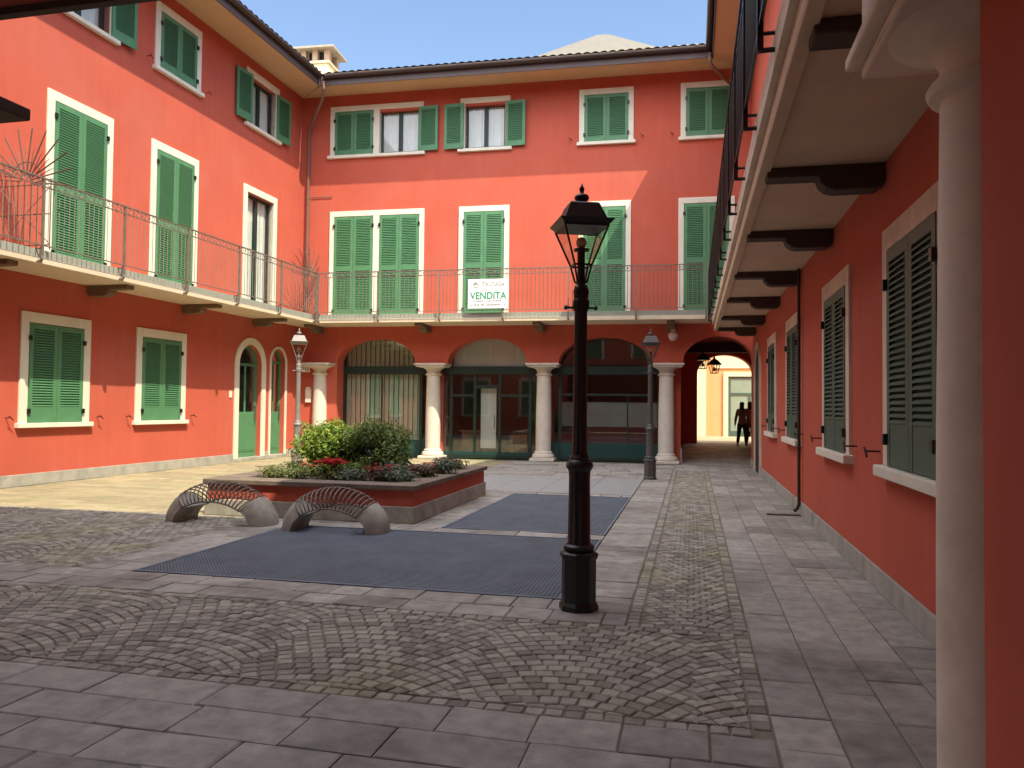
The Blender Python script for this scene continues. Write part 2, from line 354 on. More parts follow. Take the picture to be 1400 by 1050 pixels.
def roof(root, xl, xr, zw=11.08, o=1.12, drop=.14, run=5.0, pitch=.30, ml=1, mr=1, tiles=True):
    """eave with soffit, fascia, gutter and tiled roof; both ends mitred for concave corners (ml, mr = 1)"""
    X0 = lambda y: xl - y * ml
    X1 = lambda y: xr + y * mr
    zf = zw - drop; ft = zf + .25
    m = MB()
    m.quad((X0(0.), .01, zw), (X1(0.), .01, zw), (X1(-o), -o, zf), (X0(-o), -o, zf))
    # solid body above the soffit
    yo = -o - .16; zt = lambda y: ft + .05 + pitch * (y + o)
    rf = MB()
    n = int((X1(yo) - X0(yo)) / .05)
    rows = [yo, -.5, .8, 2.2, run]
    per = .235
    for i in range(len(rows) - 1):
        ya, yb = rows[i], rows[i + 1]
        vs = []; fs = []
        for k in range(n + 1):
            u = k / n
            for y in (ya, yb):
                x = X0(y) + u * (X1(y) - X0(y)); a = .045 * abs(math.cos(math.pi * x / per)) ; vs.append((x, y, zt(y) + a + .02 * (len(rows) - i) * .3))
        for k in range(n): fs.append((2 * k, 2 * k + 2, 2 * k + 3, 2 * k + 1))
        rf.add(vs, fs)
    # closing strip under the tile ends
    rf.quad((X0(yo), yo + .012, zt(yo) - .03), (X1(yo), yo + .012, zt(yo) - .03), (X1(yo), yo + .012, zt(yo) + .02), (X0(yo), yo + .012, zt(yo) + .02))
    rf.quad((X0(yo), yo, zt(yo) - .03), (X1(yo), yo, zt(yo) - .03), (X1(run), run, zt(run) - .05), (X0(run), run, zt(run) - .05))
    rf.quad((X0(run), run, zt(run) + .05), (X1(run), run, zt(run) + .05), (X1(run), run, zt(run) - 2.), (X0(run), run, zt(run) - 2.))
    r = rf.build('roof', TILE, root)
    m.build('soffit', SOFFIT, r)
    f = MB(); f.hexa([(X0(-o), -o - .035, zf - .02), (X1(-o), -o - .035, zf - .02), (X1(-o), -o, zf - .02), (X0(-o), -o, zf - .02), (X0(-o), -o - .035, ft), (X1(-o), -o - .035, ft), (X1(-o), -o, ft), (X0(-o), -o, ft)])
    f.build('fascia', FASC, r)
    g = MB(); rg = .085; yc = -o - .035 - rg; zc = ft - .01
    prof = [(yc + rg * math.cos(t), zc + rg * math.sin(t) * 1.15) for t in [math.pi + math.pi * q / 8 for q in range(9)]]
    prof += [(a - .0 if i else a, b) for i, (a, b) in enumerate([(yc + rg + .0, zc + .02), (yc + rg * .8, zc), ])]
    inn = [(yc + rg * .86 * math.cos(t), zc + rg * .86 * math.sin(t) * 1.15) for t in [2 * math.pi - math.pi * q / 8 for q in range(9)]]
    loop = prof[:9] + inn
    nl = len(loop)
    g.add([(X0(y), y, z) for y, z in loop] + [(X1(y), y, z) for y, z in loop], [(i, (i + 1) % nl, nl + (i + 1) % nl, nl + i) for i in range(nl)])
    g.build('gutter', GUTT, r)
    return r

# ------------------------------------------------------------------ ground
def stone(m, q, h, inset=.009, drop=.012, depth=.05):
    c = [sum(p[i] for p in q) / 4 for i in range(2)]
    sz = max(.02, min(math.dist(q[0], q[1]), math.dist(q[1], q[2])))
    k = max(.5, 1 - 2 * inset / sz)
    tx, ty = rnd.uniform(-1, 1) * .014, rnd.uniform(-1, 1) * .014
    zt = lambda p: h + (p[0] - c[0]) * tx + (p[1] - c[1]) * ty
    top = [(c[0] + (p[0] - c[0]) * k, c[1] + (p[1] - c[1]) * k) for p in q]
    vs = [(*p, zt(p)) for p in top] + [(*p, h - drop) for p in q] + [(*p, -depth) for p in q]
    fs = [(0, 1, 2, 3)] + [(i, 4 + i, 4 + (i + 1) % 4, (i + 1) % 4) for i in range(4)] + [(4 + i, 8 + i, 8 + (i + 1) % 4, 4 + (i + 1) % 4) for i in range(4)]
    m.add(vs, fs)
def slabs(m, x0, x1, y0, y1, sx, sy, along='x', jit=.3, gap=.0045):
    if along == 'x':
        n = max(1, round((y1 - y0) / sy)); h = (y1 - y0) / n
        for i in range(n):
            x = x0 - rnd.uniform(0, sx * .8)
            while x < x1 - .02:
                xe = x + sx * rnd.uniform(1 - jit, 1 + jit)
                if x1 - xe < sx * .35: xe = x1
                a, b = max(x, x0), min(xe, x1)
                if b - a > .05: stone(m, [(a + gap, y0 + i * h + gap), (b - gap, y0 + i * h + gap), (b - gap, y0 + (i + 1) * h - gap), (a + gap, y0 + (i + 1) * h - gap)], rnd.uniform(-.002, .002), .006, .005)
                x = xe
    else:
        n = max(1, round((x1 - x0) / sx)); h = (x1 - x0) / n
        for i in range(n):
            y = y0 - rnd.uniform(0, sy * .8)
            while y < y1 - .02:
                ye = y + sy * rnd.uniform(1 - jit, 1 + jit)
                if y1 - ye < sy * .35: ye = y1
                a, b = max(y, y0), min(ye, y1)
                if b - a > .05: stone(m, [(x0 + i * h + gap, a + gap), (x0 + (i + 1) * h - gap, a + gap), (x0 + (i + 1) * h - gap, b - gap), (x0 + i * h + gap, b - gap)], rnd.uniform(-.002, .002), .006, .005)
                y = ye
def fans(m, x0, x1, y0, y1, W=1.32, s=.098, phase=0.):
    e = .1
    for x in [x0 + e * .5 + k * .102 for k in range(int((x1 - x0) / .102))]:      # edging rows
        for yy in (y0, y1 - e):
            j = lambda: rnd.uniform(-.005, .005)
            stone(m, [(x - .046 + j(), yy + .006), (x + .046 + j(), yy + .006), (x + .046 + j(), yy + e - .008), (x - .046 + j(), yy + e - .008)], rnd.uniform(-.003, .002), .006, .006)
    ys = y0 + e
    for y in [ys + .05 + k * .102 for k in range(int((y1 - y0 - 2 * e) / .102))]:
        for xx in (x0, x1 - e):
            stone(m, [(xx + .006, y - .045), (xx + e - .008, y - .045), (xx + e - .008, y + .045), (xx + .006, y + .045)], rnd.uniform(-.003, .002), .006, .006)
    X0, X1, Y0, Y1 = x0 + e, x1 - e, y0 + e, y1 - e
    Rr = W / math.sqrt(2); na = max(6, round(Rr * math.pi / 2 / s))
    nc = int((X1 - X0) / W) + 2
    for c in range(-1, nc):
        cx = X0 + (c + .5 + phase) * W
        k = -12
        while True:
            cy = Y0 + k * s * 1.04 - Rr * .7
            if cy + Rr * .7 > Y1 + .1: break
            for i in range(na):
                a0 = math.pi / 4 + (math.pi / 2) * (i + (.5 if k % 2 else 0)) / na
                a1 = a0 + (math.pi / 2) / na
                if a1 > 3 * math.pi / 4 + .02: a1 = 3 * math.pi / 4
                if a0 >= a1 - .02: continue
                g = .0045 / Rr
                q = []
                for a, dr in ((a1 - g, 0), (a0 + g, 0), (a0 + g, 1), (a1 - g, 1)):
                    th = s * 1.04 * max(math.sin(a), .7) - .011
                    rad = Rr + dr * th / max(.75, math.sin(a)) * math.sin(a)
                    q.append((cx + rad * math.cos(a) + rnd.uniform(-.005, .005), cy + rad * math.sin(a) + rnd.uniform(-.005, .005)))
                cxx = sum(p[0] for p in q) / 4; cyy = sum(p[1] for p in q) / 4
                q = [(min(max(p[0], X0 + .004), X1 - .004), min(max(p[1], Y0 + .004), Y1 - .004)) for p in q]
                ar = abs(sum(q[i2][0] * q[(i2 + 1) % 4][1] - q[(i2 + 1) % 4][0] * q[i2][1] for i2 in range(4))) / 2
                if ar < .0016: continue
                stone(m, q, rnd.uniform(-.003, .002), .006, .006)
            k += 1
gm = MB(); gm.quad((-300, -300, -.045), (300, -300, -.045), (300, 21.9, -.045), (-300, 21.9, -.045))
gm.quad((-300, 21.9, -.045), (300, 21.9, -.045), (300, 31, .20), (-300, 31, .20)); gm.quad((-300, 31, .20), (300, 31, .20), (300, 600, .20), (-300, 600, .20))
tag(gm.build('ground', SAND), kind='structure')
cb = MB()
fans(cb, -11.95, .39, 3.89, 5.62)
fans(cb, -.46, .39, 5.62, 20.0, .66, .09)
fans(cb, -11.95, -5.66, 6.24, 9.62)
tag(cb.build('cobbled_ground', COBB), kind='structure')
jm = MB()
for a, b, c_, d in ((-12, 1.6, .9, 6.24), (-.47, 1.6, 6.24, 21.95), (-12, -5.05, 6.24, 21.9), (-1.025, -.47, 6.24, 17.25)): jm.quad((a, c_, -.011), (b, c_, -.011), (b, d, -.011), (a, d, -.011))
tag(jm.build('joint_sand_bed', SAND), kind='structure')
sb = MB()
slabs(sb, -12, .385, 1.0, 3.89, .54, .31, 'x')
slabs(sb, .39, 1.58, -1.5, 21.6, .298, .52, 'y')
slabs(sb, -11.95, -.46, 5.625, 6.24, .42, .31, 'x')
slabs(sb, -1.02, -.465, 6.245, 17.25, .56, .3, 'y', .15)
slabs(sb, -.46, .385, 20.0, 21.95, .42, .3, 'x')
slabs(sb, -5.66, -5.05, 6.245, 9.62, .305, .5, 'y')
slabs(sb, -5.05, -1.025, 9.17, 9.5, .5, .33, 'x')
slabs(sb, -5.05, -3.13, 9.5, 13.62, .5, .34, 'x')
slabs(sb, -5.05, -1.025, 13.62, 13.95, .5, .33, 'x')
slabs(sb, -5.05, -4.52, 13.95, 17.25, .26, .5, 'y')
slabs(sb, -5.05, -.46, 17.25, 21.9, .6, .35, 'x')
tag(sb.build('slab_pavement', SLAB), kind='structure')
sc = MB()
slabs(sc, -11.95, -5.05, 9.62, 21.75, .75, .30, 'x')
tag(sc.build('courtyard_pavement', SLABC), kind='structure')
pf = MB()
for i in range(22):
    y0_, y1_ = 21.95 + i * .41, 21.95 + (i + 1) * .41
    zz = lambda y: (y - 21.95) * .0265 - .012
    x = -.3
    while x < 2.7:
        xe = min(x + rnd.uniform(.4, .8), 2.72)
        pf.add([(x + .006, y0_ + .006, zz(y0_)), (xe - .006, y0_ + .006, zz(y0_)), (xe - .006, y1_ - .006, zz(y1_)), (x + .006, y1_ - .006, zz(y1_))], [(0, 1, 2, 3)])
        x = xe
tag(pf.build('passage_floor', SLAB), kind='structure')
tag(MB().box(-6, 14, 31.0, 39.2, .1, .232).build('street', SLABC), kind='structure')

def grating(x0, x1, y0, y1, label):
    t = thing('floor_grating', label, 'grating', ((x0 + x1) / 2, (y0 + y1) / 2, 0))
    hx, hy = (x1 - x0) / 2, (y1 - y0) / 2
    MB().box(-hx, hx, -hy, hy, -.044, -.040).build('pit', PIT, t)
    f = MB(); f.box(-hx, hx, -hy, -hy + .03, -.04, .004); f.box(-hx, hx, hy - .03, hy, -.04, .004); f.box(-hx, -hx + .03, -hy + .03, hy - .03, -.04, .004); f.box(hx - .03, hx, -hy + .03, hy - .03, -.04, .004)
    f.build('frame', STEEL, t)
    g = MB(); n = int(2 * hx / .036)
    for i in range(1, n): x = -hx + .03 + (2 * hx - .06) * i / n; g.box(x - .004, x + .004, -hy + .03, hy - .03, -.03, 0)
    n = int(2 * hy / .045)
    for i in range(1, n): y = -hy + .03 + (2 * hy - .06) * i / n; g.box(-hx + .03, hx - .03, y - .011, y + .011, -.03, -.0015)
    g.build('bars', STEEL, t)
grating(-5.04, -1.03, 6.25, 9.16, 'large dark steel floor grating in front of the bicycle racks beside the near lamp post')
grating(-3.12, -1.03, 9.51, 13.61, 'smaller dark floor grating to the right of the planter')
t = thing('cover_plate', 'pale blue-grey floor panel behind the planter near the far lamp post', 'floor panel', (-2.77, 15.6, 0))
for i in range(4):
    MB().box(-1.74 + i * .87 + .004, -1.74 + (i + 1) * .87 - .004, -1.64, 1.64, -.04, .002).build('panel', PLATE, t)

# ------------------------------------------------------------------ west building (left)
wr = thing('courtyard_building', 'red three-storey wing on the left with green shutters, long balcony and arched doors', 'building', (-12.249, 0, 0), R(90) - math.atan(.02))
ad = lambda x0, x1, zt: [(x0, 0)] + arch_pts(x0, x1, zt - (x1 - x0) / 2, (x1 - x0) / 2, 16) + [(x1, 0)]
d1, d2 = ad(18.62, 19.70, 3.18), ad(20.19, 20.95, 3.17)
holes = [(18.83, 20.15, 4.25, 7.36), (18.84, 20.16, 9.22, 10.58), (12.38, 13.73, 9.22, 10.58)]
wall(wr, RED, 2.6, 21.95, 0, 11.2, [d1, d2], holes, .3)
p = MB()
for a, b in ((2.6, 18.41), (19.90, 20.10), (21.03, 21.72)): p.box(a, b, -.03, .0, 0, .22)
p.build('plinth', PLINTH, wr, bevel=.008)
for k, (a, b) in enumerate(((11.77, 13.43), (14.74, 16.42))):
    window(wr, a, b, 1.16, 3.23, ['c'], band=.18, solid=.30)
for a, b in ((12.22, 13.9), (15.07, 16.73)):
    window(wr, a, b, 4.2, 7.55, ['c'], band=.17, solid=.25, mid=1.5, hooks=False, sill=False, name='balcony_window')
window(wr, 18.66, 20.32, 4.2, 7.55, ['od'], band=.17, hooks=False, sill=False, name='balcony_window')
window(wr, 12.21, 13.9, 9.24, 10.77, ['olr'], solid=.2, hooks=False)
window(wr, 15.1, 16.74, 9.24, 10.77, ['c'], solid=.2)
window(wr, 18.67, 20.33, 9.24, 10.77, ['olr'], solid=.2, hooks=False)
def arch_door(root, x0, x1, zt, band, mat, split=True, step=True):
    W = x1 - x0; a = arch_pts(0, W, zt - W / 2, W / 2, 18); bb = arch_pts(band, W - band, zt - W / 2, W / 2 - band, 18)
    outer = [(0, 0)] + a + [(W, 0)]; inner = [(band, 0)] + bb + [(W - band, 0)]
    m = MB(); n = len(outer)
    vs = [(x, -.035, z) for x, z in outer] + [(x, -.035, z) for x, z in inner] + [(x, .2, z) for x, z in inner] + [(x, .0, z) for x, z in outer]
    fs = []
    for i in range(n - 1): fs += [(i, i + 1, n + i + 1, n + i), (n + i, n + i + 1, 2 * n + i + 1, 2 * n + i), (i, 3 * n + i, 3 * n + i + 1, i + 1)]
    m.add(vs, fs); d = m.build('door', mat, root, (x0, 0, 0))
    w0, w1 = band + .004, W - band - .004; zs = zt - W / 2; r = (w1 - w0) / 2
    shape = lambda e, z0: [(w0 + e, z0)] + arch_pts(w0 + e, w1 - e, zs, r - e, 14) + [(w1 - e, z0)]
    o_, i_ = shape(0, 1.25), shape(.09, 1.34)
    f = MB(); n = len(o_)
    vs = [(x, .13, z) for x, z in o_] + [(x, .13, z) for x, z in i_] + [(x, .19, z) for x, z in o_] + [(x, .19, z) for x, z in i_]
    for i in range(n): j = (i + 1) % n; f_ = [(i, j, n + j, n + i), (n + i, n + j, 3 * n + j, 3 * n + i)]; f.f += [tuple(q + len(f.v) for q in ff) for ff in []]; fs = f_ if i == 0 else fs + f_
    f.add(vs, fs)
    f.box(w0, w1, .13, .19, .1, 1.25); f.box(w0 + .1, w1 - .1, .118, .13, .25, 1.1); f.box(w0 + .15, w1 - .15, .110, .118, .3, 1.05)
    f.box((w0 + w1) / 2 - .02, (w0 + w1) / 2 + .02, .14, .18, 1.3, zs); f.box(w0 + .08, w1 - .08, .14, .18, zs - .03, zs + .03)
    f.build('leaf', GREEN, d, bevel=.005)
    MB().add([(a, .16, b) for a, b in i_], [tuple(range(len(i_)))]).build('pane', GLASS, d)
    MB().box(w1 - .14, w1 - .11, .06, .08, 1.1, 1.6).tube([(w1 - .125, .07, 1.15), (w1 - .125, .13, 1.15)], .01, 5).tube([(w1 - .125, .07, 1.55), (w1 - .125, .13, 1.55)], .01, 5).build('handle', PIPE, d)
    MB().box(-.02, W + .02, -.06, .3, 0, .1).build('step', PLINTH, d, bevel=.01)
    MB().box(-.3, W + .3, .8, 2.2, 0, 3.6).build('room', DARK, d)
    return d
arch_door(wr, 18.42, 19.90, 3.38, .19, WHITE)
arch_door(wr, 20.11, 21.03, 3.25, .07, WHITE)
balcony(wr, 3.36, 20.66, 3.93, 1.12, SLABW, SLABT, IRON, WOODL, [10.7, 13.43, 16.36, 19.33], 9, rail_x=(3.4, 20.54), dz=-.004, last=True)
roof(wr, 3.36, 21.77)
# small intercom plate and bell by the door
MB().box(18.2, 18.32, -.02, 0, 1.72, 1.9).build('bell_plate', WHITE, wr, bevel=.004)

# ------------------------------------------------------------------ north building (back)
nrm = math.atan(.037); nr = thing('courtyard_building', 'red three-storey back wing with white arcade columns, shop windows and a passage', 'building', (-11.81, 21.74, 0), nrm)
ARC = [(1.26, 3.75), (4.75, 7.13), (8.06, 10.66), (11.56, 13.46)]
nch = [[(ARC[0][0], 0)] + [p for a, b in ARC for p in arch_pts(a, b, 2.82, .76, 24)] + [(ARC[3][1], 0)]]
bw = 1.52
holes = [(2.50, 3.75, 9.2, 10.5), (5.2, 6.4, 9.2, 10.5)]
wall(nr, RED, -.12, 13.60, 0, 11.2, nch, holes, .5)
window(nr, .92, 3.91, 9.2, 10.73, ['c', 'or'], band=.15, solid=.15, hooks=False)
window(nr, 5.05, 6.57, 9.2, 10.73, ['olr'], band=.15, solid=.15, hooks=False)
window(nr, 8.6, 10.16, 9.2, 10.75, ['c'], band=.15, solid=.15)
window(nr, 11.47, 13.0, 9.2, 10.75, ['c'], band=.15, solid=.15)
window(nr, .95, 3.97, 4.2, 7.48, ['c', 'c'], band=.15, solid=.25, mid=1.5, hooks=False, sill=False, name='balcony_window')
for a, b in ((5.04, 6.57), (8.6, 10.1), (11.42, 12.95)):
    window(nr, a, b, 4.2, 7.48, ['c'], band=.15, solid=.25, mid=1.5, hooks=False, sill=False, name='balcony_window')
balcony(nr, .02, 12.30, 3.934, 1.1, SLABW, SLABT, IRON, WOODL, [.72, 4.12, 7.55, 11.22], 6, rail_x=(1.16, 12.12), bl=.95)
roof(nr, 0.0, 13.40)
CAPP = [(.30, 0), (.33, .03), (.33, .10), (.29, .15), (.25, .17), (.245, .20)]
def column(root, x, y, h=2.82, mat=STONE, rs=.225, rt=.20, ab=.485, low=1.):
    m = MB(); zr = h - .34
    prof = [(.31, .08), (.33, .12), (.31, .19), (.26, .21), (.265, .25), (rs, .28), (rs, .9), (rs * .985, 1.5), (rt, zr - .02), (rt + .035, zr), (rt + .045, zr + .025), (rt + .03, zr + .05), (rt, zr + .055), (rt + .002, zr + .12), (rt + .03, zr + .17), (rt + .12, zr + .22), (rt + .20, zr + .245)]
    if low < 1: prof = [(.27, .0), (.27, .05), (.235, .07)] + prof[5:]
    m.lathe(prof, 32)
    o = m.build('column', mat, root, (x, y, 0), smooth=True, auto=35)
    if low == 1: MB().box(-.36, .36, -.36, .36, 0, .08).build('base', mat, o, bevel=.012)
    a = MB(); a.box(-ab + .055, ab - .055, -ab + .055, ab - .055, h - .105, h - .055); a.box(-ab, ab, -ab + .015, ab - .015, h - .055, h + .002)
    a.build('abacus', mat, o, bevel=.012)
    return o
column(nr, .72, .0)
for x in (4.25, 7.60, 11.11): column(nr, x, .24)
# piers of wall beside the first column are part of the wall; shop fronts
def shop(root, x0, x1, kind):
    W = x1 - x0; rec = .52
    f = MB(); f.box(-.3, W + .3, rec, rec + .08, .0, .12)
    s = MB().box(-.3, W + .3, rec + .005, rec + .06, .12, .52 if kind != 'door' else .2)
    f.box(-.3, W + .3, rec - .02, rec + .1, 2.52, 2.76)
    for x in (-.02, W + .02): f.box(x - .05, x + .05, rec, rec + .08, .12, 3.7)
    if kind == 'blind':
        f.box(W / 2 - .02, W / 2 + .02, rec + .01, rec + .06, .52, 2.52)
    elif kind == 'door':
        for x in (W * .3, W * .62): f.box(x - .045, x + .045, rec, rec + .08, .12, 2.52)
        f.box(W * .3, W * .62, rec + .01, rec + .06, 2.1, 2.2)
        for x in (.03, W * .62): f.box(x, (W * .3 if x < 1 else W - .03), rec + .01, rec + .06, 1.85, 1.92)
    else:
        f.box(.0, W, rec + .01, rec + .06, 1.9, 1.96)
        for x in (W * .25, W * .75): f.box(x - .02, x + .02, rec + .01, rec + .06, .52, 1.9)
    o = f.build('shopfront', GREEND, root, (x0, 0, 0), bevel=.006)
    s.build('panel', TEAL, o)
    MB().quad((-.3, rec + .035, .2), (W + .3, rec + .035, .2), (W + .3, rec + .035, 3.75), (-.3, rec + .035, 3.75)).build('pane', SHOPG, o)
    rm = MB(); Y1 = rec + 3.2; a, b = -.45, W + .45
    rm.quad((a, Y1, 0), (b, Y1, 0), (b, Y1, 3.8), (a, Y1, 3.8)); rm.quad((a, rec, 0), (a, Y1, 0), (a, Y1, 3.8), (a, rec, 3.8)); rm.quad((b, rec, 0), (b, Y1, 0), (b, Y1, 3.8), (b, rec, 3.8)); rm.quad((a, rec, 3.8), (b, rec, 3.8), (b, Y1, 3.8), (a, Y1, 3.8)); rm.quad((a, rec, .02), (b, rec, .02), (b, Y1, .02), (a, Y1, .02))
    rm.build('room', ROOM, o)
    if kind == 'blind':
        c = MB(); n = 16
        for i in range(n): c.hexa([(.02 + i * W / n, rec + .22, .3), (.02 + (i + .995) * W / n, rec + .16, .3), (.02 + (i + .995) * W / n, rec + .165, .3), (.02 + i * W / n, rec + .225, .3)] + [(.02 + i * W / n, rec + .22, 3.7), (.02 + (i + .995) * W / n, rec + .16, 3.7), (.02 + (i + .995) * W / n, rec + .165, 3.7), (.02 + i * W / n, rec + .225, 3.7)])
        c.build('blind', CURTG, o)
    elif kind == 'door':
        MB().box(-.2, W + .2, rec + .12, rec + .15, 2.7, 3.8).build('blind', CURT, o)
        MB().box(W * .36, W * .56, rec + .2, rec + .22, .3, 2.1).build('curtain', CURT, o)
        MB().tube([(W * .56, rec - .05, .9), (W * .56, rec - .05, 1.3)], .015, 6).tube([(W * .56, rec - .05, .92), (W * .56, rec, .92)], .01).tube([(W * .56, rec - .05, 1.28), (W * .56, rec, 1.28)], .01).build('handle', STEEL, o)
        k = MB(); k.box(.2, .75, rec + .5, rec + .95, 0.02, .78); k.box(.12, .85, rec + .45, rec + 1., .78, .82); k.box(W - .7, W - .15, rec + .5, rec + .9, .02, .7)
        k.build('display_table', WOODL, o)
    else:
        MB().box(-.2, W + .2, rec + 1.0, rec + 1.05, .98, 1.72).build('reflection_board', M('grey_reflection_board', (.42, .43, .42), .8, .12, 2), o)  # pale board put in for the reflected band in this glass
        MB().box(-.2, W + .2, rec + .98, rec + 1.06, .3, .97).build('lower_reflection_board', CLOR, o)  # dark red board put in for the reddish reflection below it
    return o
shop(nr, *ARC[0], 'blind'); shop(nr, *ARC[1], 'door'); shop(nr, *ARC[2], 'glass')
for a, b in ((3.78, 4.72), (7.16, 8.03), (10.69, 11.52)):
    MB().box(a + .24, b - .24 if b < 11 else b, .52, .95, 0, 2.85).build('pier', RED, nr)
    MB().box(a - .02, b + .02 if b < 11 else b, .495, .53, 2.815, 3.8).build('spandrel', RED, nr)
# passage through the building
ps = MB()
a0, b0 = 11.53, 14.5
ps.quad((a0, .5, 0), (a0, 9.2, .2), (a0, 9.2, 3.8), (a0, .5, 3.8)); ps.quad((b0, .5, 0), (b0, 9.2, .2), (b0, 9.2, 3.8), (b0, .5, 3.8)); ps.quad((a0, .5, 3.78), (b0, .5, 3.78), (b0, 9.2, 3.78), (a0, 9.2, 3.78))
pw = ps.build('passage_wall', RED, nr)
bk = MB(); nn = [(12.32, 0)] + arch_pts(12.32, 14.4, 2.9, .75, 20) + [(14.4, 0)]
fl = [(10.5, 0)] + nn + [(15, 0), (15, 4.6), (10.5, 4.6)]
tr_ = tessellate_polygon([[Vector((a, b, 0)) for a, b in fl]])
bk.add([(a, 8.6, b) for a, b in fl], tr_); bk.add([(a, 9.2, b) for a, b in fl], tr_)
for (a, b), (c, d) in zip(nn[:-1], nn[1:]): bk.quad((a, 8.6, b), (c, 8.6, d), (c, 9.2, d), (a, 9.2, b))
bk.build('rear_wall', RED, nr)
MB().box(a0 - .02, a0 + .03, .5, 8.6, 0, .42).build('passage_plinth', PLINTH, nr)
MB().box(-8, 11.5, 9.0, 9.2, 0, 4.6).box(15, 20, 9.0, 9.2, 0, 4.6).box(-8, 20, 5.2, 9.2, 4.6, 4.8).box(-8, 20, 5.0, 5.2, 4.8, 12.4).build('rear_block', RED, nr)
MB().box(a0 + .0, b0, 4.6, 4.85, 3.45, 3.77).build('beam', WOOD, nr)
# drainpipe in the corner, with swan neck
gz = 11.1
MB().tube([(1.22, -1.2, 11.02), (1.22, -1.2, 10.82), (1.1, -1.0, 10.62), (.28, -.12, 10.05), (.24, -.075, 9.9), (.24, -.075, 4.2)], .05, 10).build('drainpipe', PIPE, nr, smooth=True, auto=40)
for z in (9.3, 7.9, 6.2): MB().lathe([(.062, z), (.062, z + .035)], 12, (.24, -.075)).build('pipe_clip', IRON, nr)
MB().tube([(.34, -.03, 7.95), (1.02, -.03, 7.95)], .012, 5).build('wall_rod', IRON, nr)
MB().tube([(12.2, -1.2, 11.02), (12.2, -1.2, 10.78), (12.3, -1.05, 10.68), (13.15, -.2, 10.2)], .045, 8).build('drainpipe', PIPE, nr, smooth=True)
MB().box(.1, .38, -.012, 0, 2.55, 2.75).build('number_plate', SIGNW, nr, bevel=.003)
def text(body, size, mat, parent, loc, rot=(R(90), 0, 0), name='lettering', ext=.002, font_w=1.0, off=0):
    c = bpy.data.curves.new(name, 'FONT'); c.body = body; c.size = size; c.extrude = ext; c.align_x = 'CENTER'; c.align_y = 'CENTER'; c.offset = off
    o = bpy.data.objects.new(name, c); COL.objects.link(o)
    dg = bpy.context.evaluated_depsgraph_get(); me = bpy.data.meshes.new_from_object(o.evaluated_get(dg)); bpy.data.objects.remove(o); bpy.data.curves.remove(c)
    me.name = name; me.materials.clear(); me.materials.append(mat)
    xs = [v.co.x for v in me.vertices]; wd = max(xs) - min(xs)
    if font_w != 1.0:
        k = font_w / wd
        for v in me.vertices: v.co.x *= k
    return place(me, name, parent, loc, rot)
text('218', .14, INKD, nr, (.24, -.016, 2.65), font_w=.2)
MB().box(.26, .44, -.07, 0, 1.62, 2.02).prism([(.26, 2.02), (.44, 2.02), (.40, 2.10), (.30, 2.10)], lambda a, b, d: (a, d, b), -.07, 0).build('letter_box', WHITE, nr, bevel=.012)

# ------------------------------------------------------------------ east building (right)
er = thing('courtyard_building', 'red wing on the right in shade, with dark balcony railing and grey-green shutters', 'building', (1.58, 22.24, 0), R(-90))
na = [(1.6, 0)] + arch_pts(1.6, 3.14, 2.35, .77, 16) + [(3.14, 0)]
wall(er, RED, -.0, 24.5, 0, 11.2, [], [], .3)
MB().box(0, 1.48, -.025, .0, 0, .2).box(3.26, 24.5, -.025, 0, 0, .2).build('plinth', PLINTH, er, bevel=.008)
for a in (15.24, 12.14, 8.35, 5.0):
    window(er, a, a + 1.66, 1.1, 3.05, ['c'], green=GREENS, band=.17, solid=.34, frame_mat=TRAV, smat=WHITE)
outer = [(0, 0)] + arch_pts(0, 1.72, 2.35, .86, 16) + [(1.72, 0)]; inner = [(.1, 0)] + arch_pts(.1, 1.62, 2.35, .76, 16) + [(1.62, 0)]
m = MB(); n = len(outer); fs = []
for i in range(n - 1): fs += [(i, i + 1, n + i + 1, n + i), (n + i, n + i + 1, 2 * n + i + 1, 2 * n + i), (i, 3 * n + i, 3 * n + i + 1, i + 1)]
m.add([(x, -.05, z) for x, z in outer] + [(x, -.05, z) for x, z in inner] + [(x, -.002, z) for x, z in inner] + [(x, -.0, z) for x, z in outer], fs)
ao = m.build('arched_door', TRAV, er, (1.5, 0, 0))
MB().prism(inner, lambda a, b, d: (a, d, b), -.012, -.003).build('leaf', GREEND, ao)
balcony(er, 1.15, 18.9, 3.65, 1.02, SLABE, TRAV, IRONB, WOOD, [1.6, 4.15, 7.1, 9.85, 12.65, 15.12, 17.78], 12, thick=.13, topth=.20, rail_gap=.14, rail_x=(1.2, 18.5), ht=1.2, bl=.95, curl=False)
for a in (1.9, 5.0, 8.35, 12.1, 15.2):
    window(er, a, a + 1.6, 3.92, 7.1, ['c'], band=.15, solid=.25, mid=1.5, hooks=False, sill=False, name='balcony_window')
roof(er, 0.0, 18.88, o=1.06)
MB().box(.02, .2, .31, 6.0, 0, 12.6).box(.2, 24.4, 5.8, 6.0, 0, 12.6).build('outer_wall', RED, er)
MB().tube([(10.15, -.05, 3.64), (10.15, -.05, .16), (10.15, -.075, .1), (10.15, -.12, .06)], .024, 8).build('drainpipe', GUTT, er, smooth=True, auto=40)
MB().box(10.09, 10.21, -.5, -.02, .0, .012).build('drain_channel', GUTT, er)

